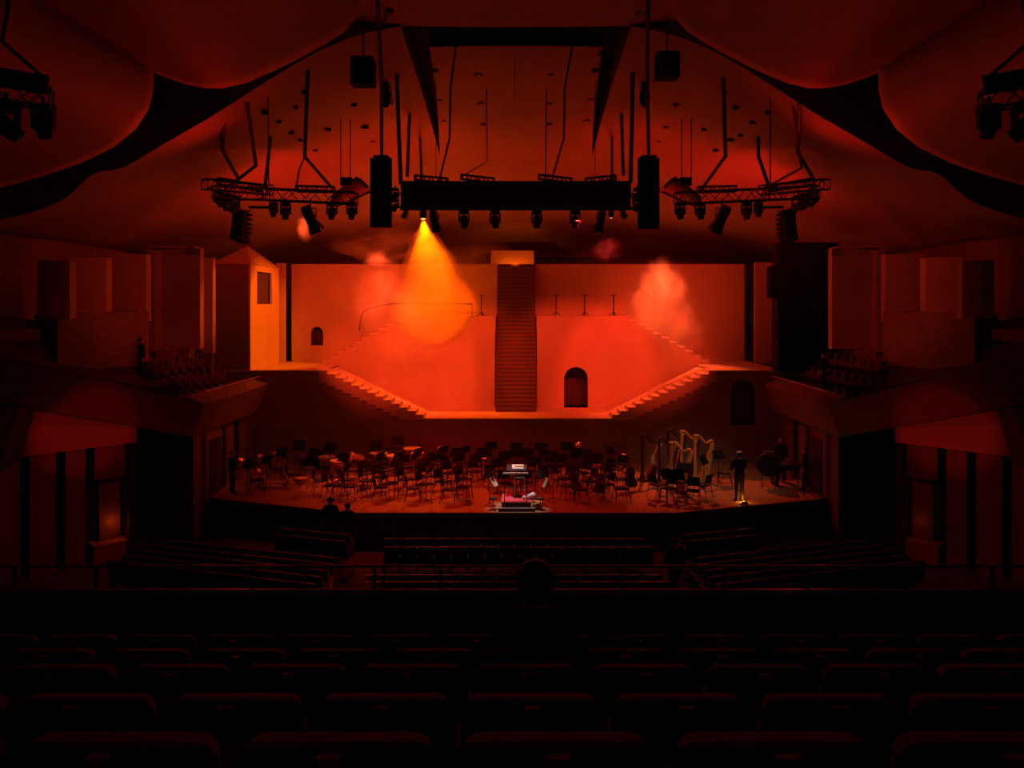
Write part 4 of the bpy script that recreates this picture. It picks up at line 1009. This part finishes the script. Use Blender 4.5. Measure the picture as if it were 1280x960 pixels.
# horns left lying on seats
def horn(px, py, d, label, rz):
    p = W(px, py, d); o = thing('french_horn', label, 'brass instrument', tuple(p), rz)
    MB().tube([Vector((.13 * math.cos(a), 0, .13 * math.sin(a))) for a in [2 * PI * k / 16 for k in range(15)]], .014, 6).build('coil', 'brass', o, smooth=True)
    MB().lathe([(.02, 0), (.04, .12), (.09, .22), (.15, .27), (.14, .275), (.03, .12)], 16, Matrix.Translation((.1, 0, -.05)) @ Matrix.Rotation(1.9, 4, 'Y')).build('bell', 'brass', o, smooth=True)
    return o
for i, (px, py, d) in enumerate(((596, 571, 30.6), (570, 569, 31.0), (726, 555, 31.6), (789, 567, 30.4), (430, 597, 28.8), (458, 602, 28.5), (744, 578, 29.6), (700, 583, 29.2), (776, 588, 28.6), (552, 560, 31.4))):
    horn(px, py, d, ['brass horn glowing orange on a chair left of the podium', 'small pink lit horn on a back chair left of centre', 'brass horn glinting beside a back desk right of the podium', 'brass horn glinting near the leftmost harp',
                     'brass horn with white glint at the left, outer one', 'brass horn with white glint at the left, inner one', 'horn lying on a chair right of the podium, back one', 'pink lit horn lying behind the podium at right',
                     'horn lying on a chair at right near the stage middle', 'brass horn tip at the back left of centre'][i], i * .9)
def cello(px, py, d, label, rx, rz):
    p = W(px, py, d); o = thing('cello', label, 'string instrument', (p.x, d, ZS + .12), rz)
    R = Matrix.Rotation(rx, 4, 'X')
    outl = [(0, 0), (.16, .02), (.21, .12), (.2, .22), (.14, .32), (.14, .42), (.18, .52), (.15, .66), (.06, .72), (0, .73)]
    poly = outl + [(-x, z) for x, z in outl[::-1][1:-1]]
    MB().hexa([R @ Vector((x, -.06, z)) for x, z in poly], [R @ Vector((x, .06, z)) for x, z in poly]).build('body', 'mahog', o)
    MB().hexa([R @ Vector(v_) for v_ in ((-.025, -.07, .5), (.025, -.07, .5), (.025, -.05, .5), (-.025, -.05, .5))], [R @ Vector(v_) for v_ in ((-.015, -.07, 1.15), (.015, -.07, 1.15), (.015, -.04, 1.15), (-.015, -.04, 1.15))]).build('neck', 'dark_wood', o)
    MB().lathe([(.03, 1.15), (.04, 1.19), (.02, 1.23)], 8, R).build('scroll', 'mahog', o)
    return o
cello(722, 618, 27.6, 'dark red cello resting against a chair right of the podium', -.5, .7)
cello(748, 622, 27.2, 'dark red cello lying back on a chair, further right of the podium', -.6, -.4)
cello(790, 612, 28.0, 'dark cello leaning near the harps', -.4, .2)
# covered dark piano and step rail at the right wing
pn = thing('covered_piano', 'low black covered instrument with curved end at the right wing', 'piano', (10.05, 28.9, ZS))
pn.scale = (.8, .8, .85)
prof = [(-.45, 0), (-.38, 0), (-.32, .5), (-.12, .78), (.9, .82), (.9, .95), (-.15, .97), (-.4, .8), (-.5, .5)]
for k in range(len(prof) // 2 - 0):
    pass
m = MB()
top = [(-.45, .0), (-.5, .5), (-.4, .8), (-.15, .97), (.9, .97)]; bt = [(-.36, .0), (-.34, .45), (-.25, .62), (-.05, .75), (.9, .75)]
for i in range(4): m.xprism([bt[i], bt[i + 1], top[i + 1], top[i]], -.4, .4)
m.build('cover', 'drape', pn)
for y in (-.3, .3): MB().tube([(.8, y, 0), (.8, y, .76)], .04).build('leg', 'black', pn)
rl = thing('step_rail', 'thin dark handrail of the steps at the right end of the stage', 'handrail', (10.35, 27.35, ZS))
MB().tube([(-.1, 0, 0), (-.1, 0, .85), (.35, -.2, .1)], .02).build('rail_tube', 'black', rl)
MB().tube([(.35, -.2, -.2), (.35, -.2, .12)], .02).build('rail_post', 'black', rl)
pl_ = thing('floor_lamp', 'small orange floor light on the stage edge at the standing man\'s feet', 'lamp', (7.78, 26.15, ZS))
MB().box(-.09, .09, -.07, .07, 0, .09).build('housing', 'black', pl_)
MB().box(-.06, .06, .07, .08, .02, .08).build('lens', 'lit_amber', pl_)
lamp('POINT', (7.78, 26.32, ZS + .12), None, 5.5, (1, .32, .05), parent=pl_, radius=.04, name='floor_glow')
wl_ = thing('wing_lamp', 'dim orange lamp low at the right wing behind the standing figure', 'lamp', (10.85, 27.75, ZS))
MB().box(-.03, .03, -.06, .06, .1, .5).build('diffuser', 'lit_dim', wl_)
MB().box(-.06, .06, -.1, .1, 0, .1).build('base', 'black', wl_)

# ================================================================== PEOPLE
def person(label, loc, rz, pose='stand', h=1.72, female=False, hairlen=0.0, cap=False, mats=('tee', 'trous'), arms=None, group=None):
    """one skinned body with fingers; shirt, trousers, hair and shoes are shells grown from it"""
    o = thing('person', label, 'person', loc, rz, group)
    k = h / 1.72
    me = bpy.data.meshes.new('body'); bm = bmesh.new(); sk = bm.verts.layers.skin.verify()
    J = {}
    def j(nm, p, r, par=None, root=False):
        v = bm.verts.new(Vector(p) * k); rr = (r, r) if not isinstance(r, tuple) else r
        v[sk].radius = (rr[0] * k, rr[1] * k); v[sk].use_root = root
        J[nm] = v
        if par: bm.edges.new((J[par], v))
        return v
    sit = pose == 'sit'
    zb = 0.0
    j('pelvis', (0, 0, .95), (.155, .115), None, True)
    j('waist', (0, 0, 1.08), (.135, .10), 'pelvis'); j('chest', (0, .005, 1.27), (.165, .115), 'waist'); j('clav', (0, -.01, 1.405), (.12, .08), 'chest')
    j('neck', (0, -.005, 1.475), (.056, .058), 'clav'); j('jaw', (0, .012, 1.545), (.062, .075), 'neck'); j('head', (0, .008, 1.62), (.076, .094), 'jaw'); j('crown', (0, -.005, 1.685), (.062, .075), 'head')
    j('nose', (0, .105, 1.585), (.014, .016), 'jaw')
    for s, e in ((-1, 'l'), (1, 'r')):
        j('ear' + e, (s * .088, -.005, 1.585), (.016, .022), 'head')
        ar = (arms or {}).get(s, ((.235, -.02, 1.13), (.25, .08, .88)))
        el = Vector((s * ar[0][0], ar[0][1], ar[0][2])); wr = Vector((s * ar[1][0], ar[1][1], ar[1][2]))
        j('sh' + e, (s * .175, -.01, 1.375), (.062, .062), 'clav'); j('el' + e, el, .043, 'sh' + e); j('wr' + e, wr, (.030, .024), 'el' + e)
        dr = (wr - el).normalized(); pa = wr + dr * .075; j('pa' + e, pa, (.036, .018), 'wr' + e)
        side = dr.cross(Vector((s, 0, 0))); side = side.normalized() if side.length > .1 else Vector((0, 1, 0))
        inn = Vector((-s, 0, 0))
        for q, (off, ln) in enumerate(((-.030, .062), (-.010, .074), (.010, .070), (.029, .055))):
            a = pa + dr * .03 + side * off; b_ = a + dr * ln * .55; c_ = b_ + (dr + inn * .5).normalized() * ln * .5
            j('f%d%s' % (q, e), a, .0095, 'pa' + e); j('g%d%s' % (q, e), b_, .0085, 'f%d%s' % (q, e)); j('h%d%s' % (q, e), c_, .0075, 'g%d%s' % (q, e))
        ta = wr + dr * .03 + side * (-.035); tb = ta + (dr - side * .7).normalized() * .045; tc_ = tb + dr * .03
        j('t0' + e, ta, .011, 'wr' + e); j('t1' + e, tb, .0095, 't0' + e); j('t2' + e, tc_, .008, 't1' + e)
        j('hip' + e, (s * .095, 0, .90), (.088, .092), 'pelvis')
        if sit:
            j('kn' + e, (s * .12, .42, .92), .062, 'hip' + e); j('an' + e, (s * .12, .44, .50), .042, 'kn' + e); j('to' + e, (s * .13, .60, .455), (.042, .028), 'an' + e)
        else:
            st2 = (arms or {}).get('stride', 0.0) * s
            j('kn' + e, (s * .10, .02 + st2 * .6, .50), .060, 'hip' + e); j('an' + e, (s * .105, -.02 + st2, .085), .042, 'kn' + e); j('to' + e, (s * .125, .14 + st2, .035), (.042, .03), 'an' + e)
    bm.to_mesh(me); bm.free()
    tmp = bpy.data.objects.new('tmp', me); COL.objects.link(tmp)
    tmp.modifiers.new('s', 'SKIN').use_smooth_shade = True
    sb2 = tmp.modifiers.new('d', 'SUBSURF'); sb2.levels = 2; sb2.render_levels = 2
    dg = bpy.context.evaluated_depsgraph_get(); m2 = bpy.data.meshes.new_from_object(tmp.evaluated_get(dg))
    bpy.data.objects.remove(tmp)
    m2.materials.clear(); m2.materials.append(M['flesh'])
    body = bpy.data.objects.new('body', m2); COL.objects.link(body); body.parent = o
    m2.polygons.foreach_set('use_smooth', [True] * len(m2.polygons))
    def shell(name, test, off, material):
        nb = bmesh.new(); nb.from_mesh(m2); nb.normal_update()
        kill = [f_ for f_ in nb.faces if not test(f_.calc_center_median() / k)]
        bmesh.ops.delete(nb, geom=kill, context='FACES')
        if name == 'hair':                       # keep the one cap of hair, drop stray islands by the ears
            nb.verts.ensure_lookup_table(); left = set(nb.verts); best = []
            while left:
                st_ = [left.pop()]; isl = list(st_)
                while st_:
                    v = st_.pop()
                    for e_ in v.link_edges:
                        w_ = e_.other_vert(v)
                        if w_ in left: left.discard(w_); st_.append(w_); isl.append(w_)
                if len(isl) > len(best): best = isl
            bs = set(best); bmesh.ops.delete(nb, geom=[v for v in nb.verts if v not in bs], context='VERTS')
        for v in nb.verts: v.co += v.normal * off * k
        mm = bpy.data.meshes.new(name); nb.to_mesh(mm); nb.free(); mm.materials.append(M[material])
        mm.polygons.foreach_set('use_smooth', [True] * len(mm.polygons))
        so = bpy.data.objects.new(name, mm); COL.objects.link(so); so.parent = o
        return so
    legs = lambda c: c.z < .98 and abs(c.x) < .215 and (c.z > .08 if not sit else (c.z > .52 or c.y < .3))
    nearhand = lambda c: any((c - Vector(J_)).length < .15 for J_ in hands)
    hands = []
    for s in (-1, 1):
        ar = (arms or {}).get(s, ((.235, -.02, 1.13), (.25, .08, .88)))
        hands.append(Vector((s * ar[1][0], ar[1][1], ar[1][2] - .05)))
    shell('shirt', lambda c: .93 < c.z < 1.46 and not nearhand(c) and not (sit and c.y > .18), .014, mats[0])
    shell('trousers', lambda c: legs(c) and not nearhand(c), .014, mats[1])
    shell('shoes', (lambda c: c.z < .10 and abs(c.x) < .22) if not sit else (lambda c: c.z < .53 and c.y > .3), .012, 'black')
    hl = 1.56 - hairlen
    shell('hair', lambda c: c.z > 1.46 + 0 and c.z > hl and (c.z > 1.66 or c.y < -.01) and abs(c.x) < .086, (.022 if hairlen == 0 else .036) if not cap else .012, 'hair')
    if cap: shell('cap_band', lambda c: c.z > 1.64 and c.z < 1.70, .03, 'cap')
    if not sit:
        pass
    return o
fzl = lambda y: 0.15 + (24 - y) * .03
# seated silhouette in the front balcony row
ps = person('person seen from behind, dark silhouette seated two rows behind the parapet', (.12, 4.70, 4.70), 0, 'sit', 1.76, hairlen=.09)
p = W(927, 0, 26.2)
person('person in black t-shirt and cap at right stage edge by orange floor light', (p.x, 26.45, ZS), .25, 'stand', 1.76, cap=True, arms={-1: ((.25, .06, 1.12), (.16, .26, 1.02)), 1: ((.25, .06, 1.12), (.16, .26, 1.05))})
p = W(976, 0, 28.9)
person('person in dark clothes half hidden behind the right bass drum', (p.x + .25, 29.6, ZS), 2.6, 'stand', 1.70)
p = W(1028, 0, 27.6)
person('person as dark silhouette at the right wing beside the dim orange lamp', (10.5, 27.95, ZS), 1.2, 'stand', 1.6)
p = W(289, 0, 27.6)
person('person in dark clothes at the far left wing beside the tubas', (-10.2, 27.6, ZS), -.8, 'stand', 1.55)
p = W(412, 0, 24.0)
person('person standing before the left stage front, broader silhouette with round head', (p.x, 24.1, .35), .1, 'stand', 1.74)
p = W(434, 0, 24.2)
person('person standing before the left stage front, slimmer and lower silhouette', (p.x, 24.3, .15), -.2, 'stand', 1.70)
p = W(843, 0, 20.4)
person('person walking down the right aisle of the stalls with arms away from body', (p.x, 20.4, .20), .2, 'stand', 1.72, arms={'stride': .12, -1: ((.27, -.04, 1.13), (.33, .05, .9)), 1: ((.26, -.02, 1.13), (.30, .08, .9))})
p = W(552, 0, 17.2)
p = W(176, 476, 26.6)
person('person standing as a dark silhouette on the left balcony terrace', (p.x, p.y, p.z + .0), -.6, 'stand', 1.5)
p = W(1034, 490, 27.4)
person('person standing as a dark silhouette in the right box beside the drape', (p.x, p.y + .3, p.z + .0), .6, 'stand', 1.4)
# ================================================================== SEATING
def rrect(w, h, r, n=4):
    """rounded-top rectangle outline in (x, z), base at z=0"""
    p = [(-w / 2, 0), (w / 2, 0)]
    for i in range(n + 1):
        a = PI / 2 * i / n; p.append((w / 2 - r + r * math.cos(a), h - r + r * math.sin(a)))
    for i in range(n + 1):
        a = PI / 2 + PI / 2 * i / n; p.append((-w / 2 + r + r * math.cos(a), h - r + r * math.sin(a)))
    return p
def seat_proto(name, w):
    """theatre seat, base at the floor, facing +Y; back shell on the audience side"""
    o = thing(name, '', 'seat', (0, 0, -50))
    cw = w - .03
    pad = rrect(cw - .02, .52, .05)
    m = MB()
    def pt(x, z, y): return (x, y - .10 * (z / .6), .42 + z)
    ring0 = [pt(x, z, .045) for x, z in rrect(cw, .525, .05)]; ring1 = [pt(x, z, -.005) for x, z in rrect(cw, .53, .055)]
    m.hexa(ring0, ring1); m.build('back_shell', 'seatback', o)
    m = MB(); m.hexa([pt(x, z, .05) for x, z in pad], [pt(x * .94, z * .97 + .008, .115) for x, z in pad]); m.build('backrest', 'seat', o, smooth=60)
    MB().tube([pt(x, z, .018) for x, z in rrect(cw, .53, .055)[1:]], .012, 5).build('back_piping', 'seat', o)
    MB().obox((0, .16, .53), (cw / 2 - .02, .055, .20), (-.12, 0, 0)).build('seat_cushion', 'seat', o)
    MB().box(-w / 2 - .025, -w / 2 + .025, -.02, .38, .58, .62).build('armrest', 'arm', o)
    MB().box(-w / 2 - .02, -w / 2 + .02, .06, .22, 0, .58).build('arm_pedestal', 'black', o)
    MB().box(-.028, .028, -.118, -.09, .930, .948).build('number_plate', 'plate', o)
    return o
sp = seat_proto('auditorium_seat', .555); kids(sp)
used = False
def put_seat(proto, x, y, z, rz, lab, grp, flag):
    if not flag[0]:
        proto.location = (x, y, z); proto.rotation_euler = (0, 0, rz); proto['label'] = lab; proto['group'] = grp; flag[0] = True; return proto
    return dup(proto, (x, y, z), rz, lab, grp)
fl = [False]
ROWNAME = ['nearest row at the bottom edge', 'second row from the camera', 'third row from the camera', 'fourth row from the camera', 'front balcony row behind the parapet']
gaps = [272, 380, 289, 358, 345]
for i, (d, z) in enumerate(ROWS):
    pitch = .555; x0 = (gaps[i] - PX0) / F * d
    k0 = math.floor(((-60 - PX0) / F * d - x0) / pitch); k1 = math.ceil(((1340 - PX0) / F * d - x0) / pitch)
    for j, k in enumerate(range(k0, k1)):
        put_seat(sp, x0 + (k + .5) * pitch, d + .08, z - .95, 0, 'dark balcony seat, %s from the left in the %s' % (ORD[j], ROWNAME[i]), 'balcony seats in the foreground', fl)
fl3 = [True]
for s in (-1, 1):                                # seats on the side terraces, turned towards the stage
    for k in range(3):
        for j in range(7):
            x = 11.25 + .72 * k; y = 26.4 + .25 * k + j * .72
            dup(sp, (s * x, y, 4.15 + .55 * k), s * 1.15, 'dark seat on the %s terrace, %s from its near end, %s row behind the parapet' % (SIDE[s], ORD[j], ORD[k]), '%s terrace seats' % SIDE[s])
# stalls
st = seat_proto('stalls_seat', .48)
MB().box(-.225, .225, -.122, -.108, .952, .966).build('top_rail', 'caprail', st); kids(st); fl2 = [False]
CROWS = [(22.9, 6.85), (22.05, 6.84), (20.2, 6.99), (19.35, 6.87), (18.5, 6.75)]
def fz(d):
    T = [(-3, .9), (6, .85), (15, .62), (19, .32), (21.5, .22), (24, .15), (36, .1)]
    for (a, za), (b_, zb) in zip(T[:-1], T[1:]):
        if d <= b_: return za + (zb - za) * (d - a) / (b_ - a)
for i, (d, h) in enumerate(CROWS):
    z = CZ - h - .95
    n_ = 16; off = -.05 + (.12 if i % 2 else 0)
    for j in range(n_):
        put_seat(st, off + (j - n_ / 2 + .5) * .485, d, z, 0, 'middle block stalls seat, %s from left, %s row from the stage' % (ORD[j], ORD[i]), 'middle stalls seats', fl2)
    MB().box(-4.1, 4.1, d - .45, d + .5, z - .25, z).build('stalls_riser', 'carpet', floor)
SROWS = [(23.1, 6.80, 5, 0), (22.2, 6.72, 5, 0), (20.9, 6.78, 12, 0), (20.0, 6.65, 12, 0), (19.1, 6.5, 12, 0), (18.2, 6.35, 12, 0), (17.3, 6.2, 12, 0)]
for s in (-1, 1):
    for i, (d, h, n_, o_) in enumerate(SROWS):
        z = CZ - h - .95
        a = math.radians(16.5); xi = 4.95 - .08 * i
        for j in range(n_):
            t_ = (j + .5) * .485
            put_seat(st, s * (xi + t_ * math.cos(a)), d + t_ * math.sin(a), z, s * -(-a) if s > 0 else -a,
                     '%s block stalls seat, %s from the aisle, %s row from the stage' % (SIDE[s], ORD[j], ORD[i]), '%s side stalls seats' % SIDE[s], fl2)
        e = n_ * .485 + .1; c_, sn = math.cos(a), math.sin(a)
        P4 = [(xi - .1, -.45), (xi + e * c_, -.45 + e * sn), (xi + e * c_, .5 + e * sn), (xi - .1, .5)]
        MB().prism([(s * x, d + y) for x, y in P4], z - .3, z).build('stalls_riser', 'carpet', floor)

# ================================================================== SMOKE AND HAZE (volumes)
def smoke_mat(name, dens, scale, thr, col=(.9, .9, .9), detail=4.0, aniso=0.2, edge=.35, warp=0.0):
    m = bpy.data.materials.new(name); m.use_nodes = True; nt = m.node_tree; nt.nodes.clear()
    out = nt.nodes.new('ShaderNodeOutputMaterial'); v = nt.nodes.new('ShaderNodeVolumeScatter')
    v.inputs['Color'].default_value = col + (1,); v.inputs['Anisotropy'].default_value = aniso
    tc = nt.nodes.new('ShaderNodeTexCoord'); n = nt.nodes.new('ShaderNodeTexNoise'); n.inputs['Scale'].default_value = scale; n.inputs['Detail'].default_value = detail; n.inputs['Roughness'].default_value = .62; n.inputs['Distortion'].default_value = .5
    nt.links.new(tc.outputs['Object'], n.inputs['Vector'])
    ln = nt.nodes.new('ShaderNodeVectorMath'); ln.operation = 'LENGTH'
    nt.links.new(tc.outputs['Object'], ln.inputs[0])         # object space is scaled so that the puff has radius 1
    fall = nt.nodes.new('ShaderNodeMapRange'); fall.interpolation_type = 'SMOOTHSTEP'
    fall.inputs['From Min'].default_value = 1.0; fall.inputs['From Max'].default_value = 1 - edge * 2
    nt.links.new(ln.outputs['Value'], fall.inputs['Value'])
    mr = nt.nodes.new('ShaderNodeMapRange'); mr.inputs['From Min'].default_value = thr; mr.inputs['From Max'].default_value = thr + .13
    nt.links.new(n.outputs['Fac'], mr.inputs['Value'])
    mu = nt.nodes.new('ShaderNodeMath'); mu.operation = 'MULTIPLY'; nt.links.new(mr.outputs[0], mu.inputs[0]); nt.links.new(fall.outputs[0], mu.inputs[1])
    m2 = nt.nodes.new('ShaderNodeMath'); m2.operation = 'MULTIPLY'; m2.inputs[1].default_value = dens; nt.links.new(mu.outputs[0], m2.inputs[0])
    nt.links.new(m2.outputs[0], v.inputs['Density']); nt.links.new(v.outputs[0], out.inputs['Volume'])
    return m
def puff(name, label, c, r, dens, scale=1.5, thr=.42, seed=0, edge=.4, tilt=0.0, aniso=.2, group=None):
    """lumpy closed shell, radius about 1 in its own space, filled with scattering smoke"""
    rnd = random.Random(seed)
    ph = [rnd.uniform(0, 6.28) for _ in range(6)]
    m = MB(); m.ell((0, 0, 0), (1, 1, 1), 24, 14)
    vv = []
    for x, y, z in m.v:
        k = .86 + .10 * math.sin(3 * x + ph[0] + 2 * z) + .08 * math.sin(4 * z + ph[1] - 2 * x) + .06 * math.sin(5 * y + 4 * x + ph[2])
        vv.append((x * k, y * k, z * k))
    m.v = vv
    o = m.build(name, smoke_mat('smoke_' + str(seed), dens, scale, thr, edge=edge, aniso=aniso), None, smooth=True)
    o.location = c; o.scale = r; o.rotation_euler = (0, tilt, 0)
    return tag(o, label, 'smoke', group, 'stuff')
P_ = lambda px, py, d: tuple(W(px, py, d))
# cone of smoke in the amber beam
ax = (BEAM1 - BEAM0); Lb = ax.length; tg = .216
m = MB().lathe([(.05, .05), (tg * 1.15 + .06, 1.0), (tg * 3.4 + .06, 3.0), (tg * 5.6, 5.0), (tg * 7.6, 7.0), (tg * 7.6, 8.0), (.9, 8.7)], 28)
bm_ = smoke_mat('beam_smoke_volume', .6, .9, .33, edge=.35)
nt = bm_.node_tree
for l in list(nt.links):                                   # the beam's smoke has no radial fall-off, only noise
    if l.to_node.type == 'MATH' and l.from_node.type == 'MAP_RANGE' and l.from_node.interpolation_type == 'SMOOTHSTEP': nt.links.remove(l)
[n for n in nt.nodes if n.type == 'MATH'][0].inputs[1].default_value = 1.0
tc_ = [n for n in nt.nodes if n.type == 'TEX_COORD'][0]; sx_ = nt.nodes.new('ShaderNodeSeparateXYZ'); nt.links.new(tc_.outputs['Object'], sx_.inputs[0])
gr_ = nt.nodes.new('ShaderNodeMapRange'); gr_.inputs['From Max'].default_value = 5; gr_.inputs['To Min'].default_value = .22; gr_.inputs['To Max'].default_value = .75
nt.links.new(sx_.outputs['Z'], gr_.inputs['Value']); 
g2_ = nt.nodes.new('ShaderNodeMapRange'); g2_.inputs['From Min'].default_value = 5.6; g2_.inputs['From Max'].default_value = 8.2; g2_.inputs['To Min'].default_value = 1; g2_.inputs['To Max'].default_value = 0
nt.links.new(sx_.outputs['Z'], g2_.inputs['Value']); g3_ = nt.nodes.new('ShaderNodeMath'); g3_.operation = 'MULTIPLY'; nt.links.new(gr_.outputs[0], g3_.inputs[0]); nt.links.new(g2_.outputs[0], g3_.inputs[1])
nt.links.new(g3_.outputs[0], [n for n in nt.nodes if n.type == 'MATH'][0].inputs[1])      # smoke thickens away from the lamp
o = m.build('beam_smoke', bm_, None, smooth=True); o.location = BEAM0; o.rotation_euler = ax.to_track_quat('Z', 'Y').to_euler()
tag(o, 'cone of glowing orange smoke hanging in the amber beam below the banner', 'smoke', None, 'stuff')
puff('smoke_plume', 'thick orange smoke cloud around the amber beam over the left castle top', P_(543, 378, 36.0), (3.0, 1.25, 2.2), 2.2, 1.5, .43, 3, .7, 0, .35)
puff('smoke_plume', 'pale red smoke billowing above the left stair and curved rail', P_(470, 376, 36.6), (2.5, 1.0, 2.3), 3.2, 1.5, .47, 4, .75, 0, .35)
puff('smoke_plume', 'thin red haze drifting over the left stairs and castle wall', P_(505, 425, 35.2), (2.7, .8, 1.5), .6, 1.3, .40, 5, .55)
puff('smoke_plume', 'tall bright red smoke plume rising from the right hand stairs', P_(825, 378, 36.4), (2.0, .9, 2.6), 5.0, 1.6, .46, 6, .75, -.1, .35)
puff('smoke_plume', 'lower red smoke bank rolling down the right hand stairs', P_(846, 412, 36.2), (1.9, .8, 1.6), 4.0, 1.6, .45, 16, .75, .3, .35)
puff('smoke_plume', 'small red smoke curl hanging above the backdrop right of centre', P_(759, 311, 35.5), (1.1, .6, .85), 5.0, 1.7, .47, 7, .75)
puff('smoke_plume', 'dim smoke bank above the backdrop left of the beam', P_(478, 306, 36.5), (3.4, 1.0, 1.2), 4.0, 2.0, .47, 8, .5)
puff('smoke_plume', 'dim red smoke above the backdrop between beam and stair head', P_(590, 318, 36.5), (2.3, .8, 1.1), 2.4, 1.8, .46, 9, .5)
puff('smoke_plume', 'small lit wisp of smoke under the left truss beside the square lamp', P_(381, 287, 29.5), (.42, .35, .6), 4.0, 1.2, .42, 10, .5, -.3)
# added unseen spots, no fixtures, that light the smoke, most from behind
lamp('SPOT', W(372, 262, 29.6), W(384, 300, 29.4), 260, (1, .10, .02), angle=36, blend=.5, radius=.05)
lamp('SPOT', (-4.3, 37.9, 11.6), P_(542, 376, 36.0), 4200, (1, .09, .0008), angle=58, blend=.8)
lamp('SPOT', (-7.0, 38.2, 11.6), P_(478, 380, 36.2), 3000, (1, .07, .015), angle=52, blend=.8)
lamp('SPOT', (6.9, 38.2, 11.6), P_(830, 392, 36.0), 5200, (1, .085, .02), angle=52, blend=.8)
lamp('SPOT', (4.3, 37.2, 11.4), P_(759, 311, 35.5), 160, (1, .02, .03), angle=40, blend=.8)
lamp('SPOT', (-3.0, 34.0, 11.6), P_(500, 310, 36.5), 420, (1, .05, .015), angle=80, blend=.9)
al = thing('aisle_lamp', 'low orange step light glowing on the left aisle steps of the stalls', 'lamp', (-3.95, 18.9, .75))
MB().box(-.05, .05, -.05, .05, -.06, .06).build('housing', 'black', al)
MB().box(-.06, -.05, -.04, .04, -.04, .04).build('diffuser', 'lit_dim', al)
lamp('POINT', (-4.1, 18.9, .8), None, 3, (1, .09, .01), parent=al, radius=.04, name='aisle_glow')
